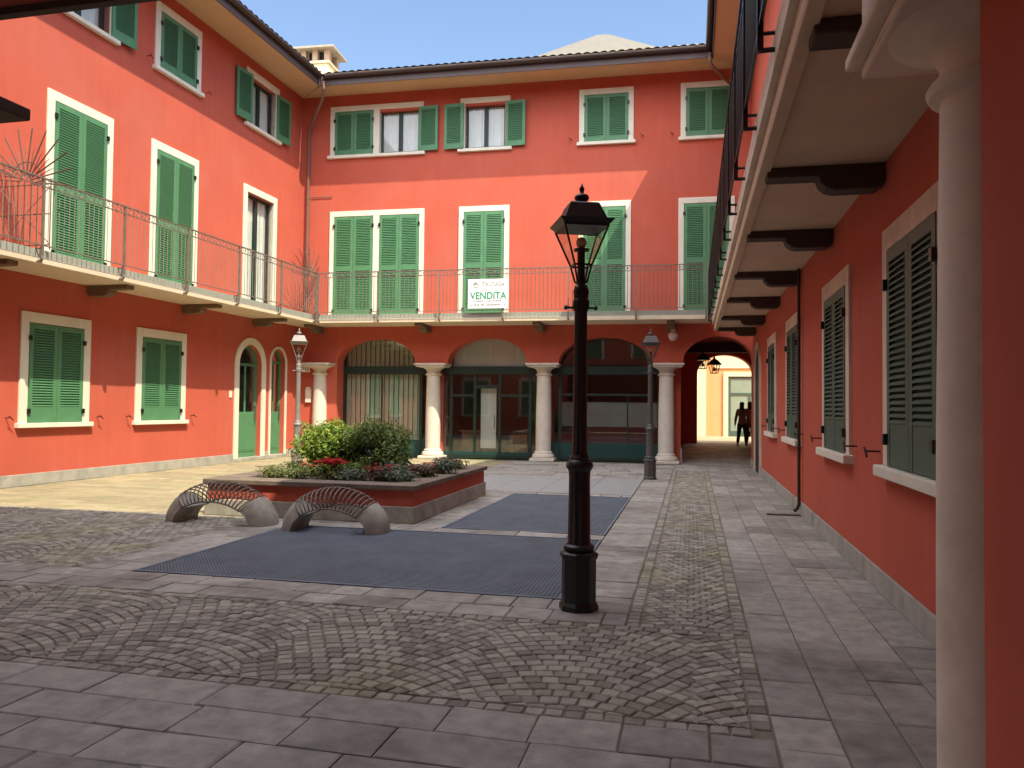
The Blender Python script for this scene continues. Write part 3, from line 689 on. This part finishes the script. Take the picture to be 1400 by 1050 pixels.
# ------------------------------------------------------------------ south building (behind the camera, its pillar and column frame the view)
sr = thing('courtyard_building', 'red portico wing nearest the viewer, its pillar and stone column at right', 'building', (2.0, 3.36, 0), R(180))
wm = MB(); wm.box(.3, 14.2, 0, .5, 3.66, 11.2); wm.box(7.2, 14.2, 0, .5, 0, 3.66); wm.box(.3, 14.2, .5, 7, 10.6, 11.2); wm.box(.3, 14.2, .5, 8, 3.62, 3.7); wm.box(.3, 14.2, 7.5, 8, 0, 11.)
wm.build('wall', RED, sr)
MB().box(.1, 1.10, .61, 1.5, 0, 3.64).build('pillar', RED, sr, bevel=.01)
c = column(sr, .945, .36, 3.01, TRAV, .215, .195, .44, .5)
MB().box(.56, 1.33, .0, .6, 3.015, 3.64).build('impost', TRAV, sr)
roof(sr, .42, 14.2, o=.98)
MB().box(3.2, 14., -.05, 0, 3.62, 3.9).build('string_beam', WOOD, sr)
bb_ = bracket(sr, 6.56, 3.56, 1, WOOD, 1.02, .26)
for k, a in enumerate((2.2, 5.2, 8.4, 11.4)):
    window(sr, a, a + 1.6, 4.2, 7.3, ['c'], band=.15, solid=.25, mid=1.5, hooks=False, sill=False, name='balcony_window')
for a in (8.2, 11.4): window(sr, a, a + 1.66, 1.1, 3.15, ['c'], band=.17, solid=.3)

# ------------------------------------------------------------------ things on the roofs and beyond
ch = thing('chimney', 'cream chimney with a flat stone cap above the roof corner', 'chimney', (-12.45, 24.0, 11.3), R(4))
MB().box(-.46, .46, -.38, .38, 0, 1.75).build('stack', M('cream_chimney_plaster', (.74, .66, .42), .9, .08, 3), ch, bevel=.01)
MB().box(-.52, .52, -.44, .44, 1.75, 1.83).build('band', M('chimney_band', (.58, .5, .34), .9, .1, 3), ch)
BRICK = M('chimney_brick', (.40, .28, .19), .9, .15, 8)
for x in (-.42, .42):
    for y in (-.34, .34): cached('vp', lambda: MB().box(-.09, .09, -.09, .09, 1.83, 2.2), 'vent_post', BRICK, ch, (x, y, 0))
cached('vp', None, 'vent_post', BRICK, ch, (0, -.34, 0)); MB().box(-.3, .3, -.22, .22, 1.83, 2.19).build('flue', DARK, ch)
cp = MB(); cp.box(-.72, .72, -.62, .62, 2.2, 2.27); cp.hexa([(-.72, -.62, 2.27), (.72, -.62, 2.27), (.72, .62, 2.27), (-.72, .62, 2.27), (-.5, -.42, 2.36), (.5, -.42, 2.36), (.5, .42, 2.36), (-.5, .42, 2.36)])
cp.build('cap', M('chimney_cap_stone', (.33, .29, .23), .9, .15, 5), ch)
tw = thing('bell_tower', 'pale hipped tower roof rising behind the back wing', 'tower', (-5.2, 45, 0), R(12))
MB().box(-3.2, 3.2, -3.2, 3.2, 0, 18.6).build('shaft', YELLOW, tw)
MB().lathe([(9.2, 18.3), (9.1, 18.38), (1.0, 23.05), (.4, 23.33), (.05, 23.42)], 16).build('roof', M('pale_tower_roof', (.14, .13, .105), .9, .18, 3), tw)
ob = thing('street_building', 'sunlit orange and cream house front with a green glazed door seen through the passage', 'building', (-4.5, 39.2, .2))
MB().box(0, 16, 0, 3, 0, 9).build('wall', ORANGE, ob)
MB().box(0, 5.15, -.14, 0, 0, 9).build('pilaster', YELLOW, ob); MB().box(5.55, 16, -.06, 0, 3.35, 4.1).build('band', YELLOW, ob)
q = MB(); q.box(5.98, 6.2, -.1, 0, 0, 2.95); q.box(8.2, 8.42, -.1, 0, 0, 2.95); q.box(5.98, 8.42, -.1, 0, 2.95, 3.15)
dr = q.build('door', YELLOW, ob)
q = MB(); q.box(6.2, 6.32, -.05, .02, 0, 2.95); q.box(8.08, 8.2, -.05, .02, 0, 2.95); q.box(6.32, 8.08, -.05, .02, 2.85, 2.95); q.box(6.32, 8.08, -.05, .02, 2.05, 2.15); q.box(7.15, 7.25, -.05, .02, 0, 2.05); q.box(6.32, 8.08, -.05, .02, 0, .3)
q.build('frame', GREENS, dr); MB().quad((6.3, -.02, .1), (8.1, -.02, .1), (8.1, -.02, 2.9), (6.3, -.02, 2.9)).build('pane', SHOPG, dr); MB().box(6.3, 8.1, -.01, -.004, .1, 2.9).build('curtain', CURTG, dr)

# ------------------------------------------------------------------ lamp posts
def lamp_post(loc, rz, label, mat, bulbmat=BULB):
    t = thing('lamp_post', label, 'lamp post', loc, rz, 'lamp posts of the courtyard')
    b = MB(); b.lathe([(.155, 0), (.155, .035), (.135, .06), (.135, .385), (.15, .40), (.15, .43), (.11, .45)], 8, rot=R(22.5)); b.build('base', mat, t, bevel=.006)
    p = MB(); p.lathe([(.105, .44), (.12, .46), (.12, .485), (.095, .50), (.088, .52), (.082, 1.0), (.085, 1.06), (.10, 1.08), (.108, 1.10), (.10, 1.125), (.075, 1.15), (.08, 1.165), (.064, 1.19), (.060, 1.21), (.056, 1.4), (.05, 2.28), (.052, 2.3), (.064, 2.32), (.066, 2.38), (.056, 2.40), (.062, 2.46), (.05, 2.5), (.03, 2.52)], 20)
    p.build('pole', mat, t, smooth=True, auto=30)
    MB().tube([(-.11, 0, 2.33), (.11, 0, 2.33)], .009, 6).lathe([(.004, 2.31), (.02, 2.33), (.004, 2.35)], 8, (.12, 0)).lathe([(.004, 2.31), (.02, 2.33), (.004, 2.35)], 8, (-.12, 0)).build('crossbar', mat, t)
    sq = lambda r, z: [(r * a, r * b_, z) for a, b_ in ((-1, -1), (1, -1), (1, 1), (-1, 1))]
    f = MB(); lo, hi, zl, zh = .068, .172, 2.66, 2.95
    ex = lambda a, b_: f.tube([a, b_], .0085, 5)
    A, B, C0 = sq(lo, zl), sq(hi, zh), sq(.038, 2.53)
    for i in range(4):
        ex(A[i], B[i]); ex(A[i], A[(i + 1) % 4]); ex(B[i], B[(i + 1) % 4]); ex(C0[i], A[i]); ex(C0[i], C0[(i + 1) % 4])
    l = f.build('lantern', mat, t)
    g = MB()
    A, B = sq(lo + .002, zl), sq(hi - .004, zh)
    for i in range(4): j = (i + 1) % 4; g.quad(A[i], A[j], B[j], B[i])
    g.build('pane', LANTG, l)
    r_ = MB()
    rings = [sq(.165, 2.945), sq(.205, 2.985), sq(.212, 2.995), sq(.165, 3.005), sq(.115, 3.13), sq(.105, 3.14)]
    vs = [p_ for rg in rings for p_ in rg]; fs = [(3, 2, 1, 0), (20, 21, 22, 23)]
    for k in range(5):
        for i in range(4): j = (i + 1) % 4; fs.append((4 * k + i, 4 * k + j, 4 * k + 4 + j, 4 * k + 4 + i))
    r_.add(vs, fs); r_.build('lamp_roof', mat, l)
    MB().lathe([(.03, 3.14), (.028, 3.16), (.05, 3.175), (.06, 3.195), (.05, 3.215), (.022, 3.225), (.014, 3.24), (.02, 3.255), (.022, 3.265), (.012, 3.285), (.003, 3.31)], 14).build('finial', mat, l, smooth=True)
    MB().lathe([(.03, 2.5), (.03, 2.77), (.06, 2.775), (.062, 2.79), (.03, 2.80)], 12).build('holder', mat, l)
    MB().lathe([(.004, 2.80), (.03, 2.808), (.042, 2.83), (.042, 2.85), (.03, 2.875), (.004, 2.885)], 12).build('bulb', bulbmat, l, smooth=True)
    return t
lamp_post((-.85, 6.0, 0), R(22), 'tall black lamp post in the foreground between the grating and the cobbles', IRONB)
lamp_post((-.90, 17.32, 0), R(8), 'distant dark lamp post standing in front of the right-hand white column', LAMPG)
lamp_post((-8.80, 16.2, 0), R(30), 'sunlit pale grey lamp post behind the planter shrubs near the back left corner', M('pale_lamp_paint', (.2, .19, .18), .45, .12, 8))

# hanging lanterns in the passage
def lantern(loc, label, tilt=0):
    t = thing('hanging_lantern', label, 'lantern', loc, R(20))
    sq = lambda r, z: [(r * a, r * b_, z) for a, b_ in ((-1, -1), (1, -1), (1, 1), (-1, 1))]
    f = MB(); A, B = sq(.09, -.42), sq(.15, -.12)
    for i in range(4): j = (i + 1) % 4; f.tube([A[i], B[i]], .012, 5); f.tube([A[i], A[j]], .012, 5); f.tube([B[i], B[j]], .012, 5)
    f.build('frame', IRONB, t)
    g = MB()
    for i in range(4): j = (i + 1) % 4; g.quad(A[i], A[j], B[j], B[i])
    g.build('pane', LANTG, t)
    MB().lathe([(.27, -.14), (.27, -.12), (.15, 0), (.10, .04), (.05, .06), (.03, .12), (.012, .16), (.012, .55)], 4, rot=R(45)).build('lamp_roof', IRONB, t)
    MB().lathe([(.005, -.36), (.05, -.32), (.05, -.26), (.005, -.2)], 10).build('bulb', BULB, t, smooth=True)
    return t
lantern((.33, 26.0, 3.28), 'dark lantern hanging in the passage, the left and higher of the pair')
lantern((.72, 27.0, 3.18), 'dark lantern hanging in the passage, the lower right of the pair')
t = thing('hanging_lamp', 'small pale rounded lamp hanging under the balcony left of the passage', 'lamp', (-.52, 21.75, 3.62))
MB().lathe([(.02, .30), (.02, .16), (.06, .14), (.07, .05), (.07, .0)], 14).build('mount', M('pale_lamp_body', (.5, .46, .42), .5, .05), t, smooth=True, auto=40)
MB().lathe([(.13, .0), (.14, -.02), (.13, -.1), (.09, -.18), (.02, -.21)], 16).build('globe', M('milky_globe', (.6, .5, .45), .3, .05), t, smooth=True)

# ------------------------------------------------------------------ sign, fan-shaped iron screens
sg = thing('sale_sign', 'white board reading VENDITA in green, hung on the back balcony railing', 'sign', (-5.53, 20.73, 4.28), nrm)
MB().box(-.575, .575, -.008, .008, 0, .82).build('board', SIGNW, sg, bevel=.003)
text('VENDITA', .27, INKG, sg, (0, -.011, .345), font_w=1.04, off=.006)
text('ITALCASA', .17, INKD, sg, (.12, -.011, .665), font_w=.68)
ic = MB(); ic.prism([(-.42, .62), (-.42, .69), (-.36, .74), (-.30, .69), (-.30, .62), (-.33, .62), (-.33, .67), (-.39, .67), (-.39, .62)], lambda a, b, d: (a, d, b), -.012, -.009); ic.box(-.43, -.28, -.012, -.009, .585, .60)
ic.build('emblem', INKD, sg)
tx = MB()
for row, (z, h, x0, x1) in enumerate(((.50, .022, -.25, .3), (.19, .045, -.42, .36), (.08, .05, -.5, .5))):
    x = x0
    while x < x1:
        wd = rnd.uniform(.015, .04); tx.box(x, x + wd, -.012, -.009, z, z + h * rnd.uniform(.6, 1)); x += wd + rnd.choice((.01, .01, .012, .05))
tx.build('small_print', INKD, sg)

def fan_screen(loc, rz, label, ray, base_w, a0, a1, n, rad, mat=None):
    """flat iron screen: radiating spikes over a barred panel (local x along the screen, z up from balcony floor)"""
    mat = SCREEN
    t = thing('iron_screen', label, 'iron screen', loc, rz, 'spiked screens dividing the balconies')
    m = MB()
    for i in range(n):
        a = a0 + (a1 - a0) * i / (n - 1); r1 = rad * rnd.uniform(.94, 1.04)
        m.tube([(ray[0] + .1 * math.cos(a), 0, ray[1] + .1 * math.sin(a)), (ray[0] + r1 * .96 * math.cos(a), 0, ray[1] + r1 * .96 * math.sin(a)), (ray[0] + r1 * math.cos(a), 0, ray[1] + r1 * math.sin(a))], [.013, .012, .003], 5)
        b = a + (a1 - a0) / (n - 1) / 2
        if i < n - 1: m.tube([(ray[0] + .2 * math.cos(a), 0, ray[1] + .2 * math.sin(a)), (ray[0] + .5 * math.cos(b), 0, ray[1] + .5 * math.sin(b)), (ray[0] + .62 * math.cos(b), .0, ray[1] + .62 * math.sin(b))], [.011, .009, .003], 4)
    m.tube([(ray[0] + .34 * math.cos(a), 0, ray[1] + .34 * math.sin(a)) for a in [a0 + (a1 - a0) * q / 14 for q in range(15)]], .008, 5)
    m.build('spikes', mat, t)
    p = MB(); x0, x1 = base_w
    for i in range(9): x = x0 + (x1 - x0) * i / 8; p.box(x - .006, x + .006, -.006, .006, 0, ray[1])
    for z in (.08, .62, ray[1] - .08): p.box(x0, x1, -.008, .008, z, z + .016)
    p.tube([(x0, 0, .1), (x1, 0, ray[1] - .1)], .008, 4); p.tube([(x1, 0, .1), (x0, 0, ray[1] - .1)], .008, 4)
    p.build('panel', mat, t)
    return t
fan_screen((-11.97, 11.15, 4.18), 0, 'large spiked iron fan screen on the left balcony beside its first shuttered window', (.62, 1.22), (.05, 1.15), R(-8), R(175), 11, .98)
fan_screen((-11.2, 21.72, 4.2), R(-96), 'narrow spiked iron fan screen in the balcony corner by the drainpipe', (.45, 1.15), (.05, .9), R(5), R(170), 11, 1.0)

# ------------------------------------------------------------------ planter
pl = thing('planter', 'low red rectangular planter with brown stone coping, full of plants', 'planter', (-5.09, 11.45, 0))
hx, hy = 1.55, 1.82
MB().box(-hx, hx, -hy, hy, 0, .225).build('plinth', CONC, pl, bevel=.012)
MB().box(-hx + .03, hx - .03, -hy + .03, hy - .03, .225, .44).build('wall', RED, pl)
cp = MB(); ox, oy = hx + .02, hy + .02; wi = .40
cp.box(-ox, ox, -oy, -oy + wi, .44, .505); cp.box(-ox, ox, oy - wi, oy, .44, .505); cp.box(-ox, -ox + wi, -oy + wi, oy - wi, .44, .505); cp.box(ox - wi, ox, -oy + wi, oy - wi, .44, .505)
cp.build('coping', COPING, pl, bevel=.008)
MB().box(-ox + wi, ox - wi, -oy + wi, oy - wi, .42, .49).build('soil', SOIL, pl)
def leaves(m, c, rad, n, size, rr=rnd, shell=.55, flat=1., lift=.3):
    for _ in range(n):
        while True:
            d = Vector((rr.gauss(0, 1), rr.gauss(0, 1), rr.gauss(0, 1)))
            if d.length > .01: break
        d.normalize(); k = shell + (1 - shell) * rr.random() ** .6
        p = Vector((c[0] + d.x * rad[0] * k, c[1] + d.y * rad[1] * k, c[2] + d.z * rad[2] * k))
        if p.z < .5: p.z = .5 + rr.random() * .08
        nrm_ = (d + Vector((rr.uniform(-.7, .7), rr.uniform(-.7, .7), rr.uniform(-.2, .9) + lift))).normalized()
        a = nrm_.orthogonal().normalized(); a.rotate(Matrix.Rotation(rr.uniform(0, 6.28), 3, nrm_)); b = nrm_.cross(a)
        s = size * rr.uniform(.6, 1.25); wv = s * rr.uniform(.38, .55)
        tip = p + a * s; base = p - a * s
        m.add([base, p + b * wv + nrm_ * s * .18, tip - nrm_ * s * .1, p - b * wv + nrm_ * s * .18], [(0, 1, 2), (0, 2, 3)])
def stems(base, c, rad, n, r=.008):
    m = MB()
    for _ in range(n):
        a = rnd.uniform(0, 6.28); k = rnd.uniform(.2, .8)
        e = (c[0] + rad[0] * k * math.cos(a), c[1] + rad[1] * k * math.sin(a), c[2] + rad[2] * rnd.uniform(.1, .6))
        mid = tuple((p + q) / 2 + rnd.uniform(-.05, .05) for p, q in zip(base, e)); m.tube([base, mid, e], [r * 1.6, r * 1.2, r * .5], 5)
    return m
def shrub(label, c, rad, n, size, mat, lumps=16, base=None):
    t = thing('shrub', label, 'shrub', (c[0], c[1], .5))
    m = MB(); rr = random.Random(int(c[0] * 100))
    for i in range(lumps):
        d = Vector((rr.gauss(0, 1), rr.gauss(0, 1), rr.gauss(0, .9) + .25)); d.normalize(); k = rr.uniform(.45, .82)
        lr = rr.uniform(.32, .5)
        cc = (d.x * rad[0] * k, d.y * rad[1] * k, c[2] - .53 + d.z * rad[2] * k)
        m2 = MB(); leaves(m2, (cc[0], cc[1], cc[2] + .53), (rad[0] * lr, rad[1] * lr, rad[2] * lr), n // lumps, size, rr, .45)
        m.add([(x, y, z - .53) for x, y, z in m2.v], m2.f)
    for _ in range(26):    # a few shoots that stick out
        a, e = rr.uniform(0, 6.28), rr.uniform(.2, 1.4); r1 = rr.uniform(.95, 1.12)
        p = Vector((rad[0] * r1 * math.cos(a) * math.cos(e), rad[1] * r1 * math.sin(a) * math.cos(e), c[2] - .53 + rad[2] * r1 * math.sin(e)))
        for q in range(6):
            s = size * rr.uniform(.6, 1); dd = Vector((rr.uniform(-1, 1), rr.uniform(-1, 1), rr.uniform(-.3, 1))).normalized(); b = dd.orthogonal().normalized() * s * .45
            p2 = p + Vector((rr.uniform(-.05, .05), rr.uniform(-.05, .05), rr.uniform(-.05, .05)))
            m.add([p2, p2 + dd * s + b, p2 + dd * s * 2, p2 + dd * s - b], [(0, 1, 2, 3)])
    m.build('foliage', mat, t)
    stems((0, 0, -.02), (0, 0, c[2] - .6), rad, 14).build('stem', WOODL, t)
    return t
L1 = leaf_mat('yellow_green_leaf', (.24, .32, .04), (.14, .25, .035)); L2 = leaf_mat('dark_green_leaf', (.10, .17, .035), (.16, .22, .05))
L3 = leaf_mat('silver_leaf', (.17, .2, .15), (.1, .14, .08)); L4 = leaf_mat('red_brown_leaf', (.12, .035, .03), (.08, .09, .04)); L5 = leaf_mat('light_green_leaf', (.19, .22, .07), (.13, .17, .05))
RF = leaf_mat('red_petal', (.5, .018, .02), (.35, .015, .02), .25); OF = leaf_mat('orange_red_petal', (.6, .07, .02), None, .25)
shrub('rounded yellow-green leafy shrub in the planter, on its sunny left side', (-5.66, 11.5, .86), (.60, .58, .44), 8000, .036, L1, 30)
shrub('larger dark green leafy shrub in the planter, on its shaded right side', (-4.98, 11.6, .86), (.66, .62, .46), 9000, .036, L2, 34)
def low_plant(label, x, y, r, h, mat, n, size, flower=None, name='bedding_plant', cat='plant'):
    t = thing(name, label, cat, (x, y, .49))
    m = MB(); rr = random.Random(int(x * 991 + y * 77))
    for i in range(4):
        a = rr.uniform(0, 6.28); k = rr.uniform(0, .6)
        leaves(m, (r * k * math.cos(a), r * k * math.sin(a), .53 + h * .45), (r * .75, r * .75, h * .55), n // 4, size, rr, .25, lift=.6)
    m.v = [(a, b, max(c - .53, .0)) for a, b, c in m.v]
    m.build('foliage', mat, t)
    if flower:
        f = MB()
        for _ in range(flower[1]):
            a = rr.uniform(0, 6.28); k = r * math.sqrt(rr.random()) * .9; z = h * rr.uniform(.75, 1.1); cx_, cy_ = k * math.cos(a), k * math.sin(a); s = flower[2]; rot = rr.uniform(0, 1)
            for q in range(6):
                b = rot + q * math.pi / 3
                f.add([(cx_, cy_, z), (cx_ + s * .5 * math.cos(b - .4), cy_ + s * .5 * math.sin(b - .4), z + s * .2), (cx_ + s * math.cos(b), cy_ + s * math.sin(b), z + s * .12), (cx_ + s * .5 * math.cos(b + .4), cy_ + s * .5 * math.sin(b + .4), z + s * .2)], [(0, 1, 2, 3)])
        f.build('flowers', flower[0], t)
    stems((0, 0, -.01), (0, 0, h * .3), (r, r, h * .4), 8, .004).build('stem', WOODL, t)
    return t
low_plant('pale straggling plant at the front left corner of the planter', -5.92, 10.25, .24, .18, L5, 420, .03)
low_plant('sunlit light green plant spilling over the left edge of the planter', -6.02, 11.0, .26, .2, L5, 460, .032)
low_plant('light green bedding plant at the front of the planter beside the orange flowers', -5.55, 10.15, .23, .17, L5, 420, .03)
low_plant('low plant with orange-red flowers under the yellow-green shrub', -5.55, 10.7, .22, .2, L5, 260, .03, (OF, 14, .05), 'flower_clump', 'flowers')
low_plant('clump of bright crimson flowers at the front of the planter below the shrubs', -5.02, 10.28, .25, .26, L2, 260, .035, (RF, 60, .07), 'flower_clump', 'flowers')
low_plant('silver-leaved plant just right of the crimson flowers', -4.62, 10.2, .26, .18, L3, 420, .036)
low_plant('red-brown leaved plant at the front of the planter under the dark shrub', -4.28, 10.25, .26, .2, L4, 420, .034, (RF, 16, .05))
low_plant('grey-green plant at the front right corner of the planter', -3.92, 10.2, .25, .19, L3, 420, .034)
low_plant('red-brown leaved plant along the right edge of the planter', -3.86, 10.95, .26, .21, L4, 420, .034, (RF, 14, .045))
low_plant('tall grey-green plant on the right edge of the planter behind the red-brown one', -3.84, 11.6, .27, .28, L3, 460, .034)
low_plant('small plant with dull red leaves at the back right corner of the planter', -3.86, 12.5, .26, .2, L4, 380, .034)
low_plant('dark green filler plant low between the two shrubs', -4.95, 10.75, .3, .22, L2, 420, .034)
low_plant('silver and green plant below the dark shrub on its right', -4.22, 10.8, .3, .24, L3, 460, .034)

# ------------------------------------------------------------------ bicycle racks
def bike_rack(loc, rz, k, label):
    t = thing('bicycle_rack', label, 'bicycle rack', loc, rz, 'arched bicycle racks before the planter')
    hw = .25
    def P(phi, v):    # v from -1 to 1 across the width
        b = math.sqrt(max(0, 1 - abs(v) ** 2.3))
        return (k * (.49 + .20 * b) * math.cos(phi), hw * v, (.29 + .24 * b) * math.sin(phi))
    for s in (0, 1):
        m = MB(); nu, nv = 9, 12; ph0, ph1 = R(0), R(42)
        vs = []
        for i in range(nu + 1):
            ph = ph0 + (ph1 - ph0) * i / nu
            for j in range(nv + 1):
                x, y, z = P(ph, -1 + 2 * j / nv); vs.append((x * (-1 if s else 1), y, max(z, 0)))
        fs = [(i * (nv + 1) + j, i * (nv + 1) + j + 1, (i + 1) * (nv + 1) + j + 1, (i + 1) * (nv + 1) + j) for i in range(nu) for j in range(nv)]
        fs += [tuple(range(nv + 1)), tuple(nu * (nv + 1) + j for j in range(nv + 1))]
        for i in range(nu): fs.append((i * (nv + 1), (i + 1) * (nv + 1), (i + 1) * (nv + 1) + nv, i * (nv + 1) + nv))
        m.add(vs, fs); m.build('end_block', CONC, t, smooth=True, auto=50)
    nh = 17
    for i in range(nh):
        ph = R(42) + R(96) * (i + .3) / (nh - .4)
        MB().tube([P(ph, -math.cos(math.pi * j / 12)) for j in range(13)], .0085, 6).build('hoop', IRON, t, smooth=True)
    for v in (-1, 1):
        MB().tube([P(R(40) + R(100) * j / 20, v) for j in range(21)], .011, 6).build('rail', IRON, t, smooth=True)
    MB().tube([P(R(40) + R(100) * j / 20, 0) for j in range(21)], .007, 6).build('rail', IRON, t, smooth=True)
    return t
bike_rack((-6.02, 9.12, 0), R(-3), 1.16, 'arched bicycle rack of iron hoops between concrete ends, left one, half in sunlight')
bike_rack((-4.30, 8.93, 0), R(1), 1.0, 'arched bicycle rack of iron hoops between concrete ends, right one, on the grating edge')

# ------------------------------------------------------------------ people in the passage
def person(loc, rz, label, top, legs, hair, step=.16, arm=.12, h=1.66):
    t = thing('person', label, 'person', loc, rz)
    def skinned(name, verts, edges, rad, mat, root=0):
        me = bpy.data.meshes.new(name); me.from_pydata([tuple(c * h for c in v_) for v_ in verts], edges, []); me.materials.append(mat)
        o = place(me, name, t)
        sk = o.modifiers.new('skin', 'SKIN'); sv = me.skin_vertices[0].data
        for i, r_ in enumerate(rad):
            a, b_ = r_ if isinstance(r_, tuple) else (r_, r_); sv[i].radius = (a * h, b_ * h); sv[i].use_root = (i == root)
        sk.use_smooth_shade = True
        o.modifiers.new('sub', 'SUBSURF').levels = 1; o.modifiers['sub'].render_levels = 2
        return o
    st = step
    V = [(0, 0, .52), (0, 0, .62), (0, .0, .74), (0, .005, .81), (0, .01, .855), (0, .0, .90), (0, -.006, .95), (0, 0, .985),
         (-.09, .005, .80), (-.125, .02, .64), (-.135, -.03, .50), (-.137, -.045, .455), (.09, .005, .80), (.125, .03, .64), (.14, .06, .50), (.142, .06, .455),
         (-.05, 0, .49), (-.06, -st * .45, .28), (-.06, -st * .75, .045), (-.06, -st * 1.15, .018), (.05, 0, .49), (.055, st * .55, .28), (.06, st * 1.15, .06), (.06, st * .9, .018)]
    E = [(0, 1), (1, 2), (2, 3), (3, 4), (4, 5), (5, 6), (6, 7), (3, 8), (8, 9), (9, 10), (10, 11), (3, 12), (12, 13), (13, 14), (14, 15), (0, 16), (16, 17), (17, 18), (18, 19), (0, 20), (20, 21), (21, 22), (22, 23)]
    rad = [(.085, .06), (.075, .055), (.088, .058), (.06, .045), .03, (.045, .052), (.048, .058), .026, .034, .027, .021, .017, .034, .027, .021, .017, .055, .036, .023, .02, .055, .036, .023, .02]
    skinned('body', V, E, rad, SKIN)
    skinned('top', [(0, 0, .47), (0, 0, .56), (0, 0, .64), (0, 0, .74), (0, .004, .815), (-.09, .005, .802), (-.126, .02, .64), (-.133, -.02, .53), (.09, .005, .802), (.126, .03, .64), (.138, .05, .53)],
            [(0, 1), (1, 2), (2, 3), (3, 4), (4, 5), (5, 6), (6, 7), (4, 8), (8, 9), (9, 10)], [(.105, .078), (.098, .072), (.082, .062), (.096, .066), (.066, .052), .042, .034, .028, .042, .034, .028], top)
    skinned('trousers', [(0, 0, .53), (-.05, 0, .48), (-.06, -st * .45, .28), (-.06, -st * .74, .07), (.05, 0, .48), (.055, st * .55, .28), (.06, st * 1.1, .085)],
            [(0, 1), (1, 2), (2, 3), (0, 4), (4, 5), (5, 6)], [(.09, .066), .064, .045, .034, .064, .045, .034], legs)
    skinned('hair', [(0, .012, .985), (0, .022, .95), (0, .035, .90), (0, .04, .84), (0, .04, .79)], [(0, 1), (1, 2), (2, 3), (3, 4)], [(.045, .045), (.056, .052), (.056, .042), (.054, .03), (.04, .02)], HAIR)
    for s in (-1, 1):
        base = V[11 if s < 0 else 15]
        for k in range(5):
            dx = (k - 1.5) * .008 if k < 4 else -.02; ln = (.04, .045, .043, .034, .03)[k]
            b0_ = Vector(base) * h + Vector((0, dx * h * 1.2, -.012 * h))
            MB().tube([b0_, b0_ + Vector((.004 * s, -.006, -ln * .55)) * h, b0_ + Vector((0, -.016, -ln)) * h], [.0065, .006, .0045], 6).build('finger', SKIN, t, smooth=True)
    return t
person((1.78, 29.55, .19), R(165), 'person in a long grey top and dark trousers walking in the passage', CLOG, CLOD, HAIR)
person((2.10, 30.25, .21), R(175), 'person in a pinkish top and maroon trousers walking in the passage', CLOP, CLOR, HAIR, .13)
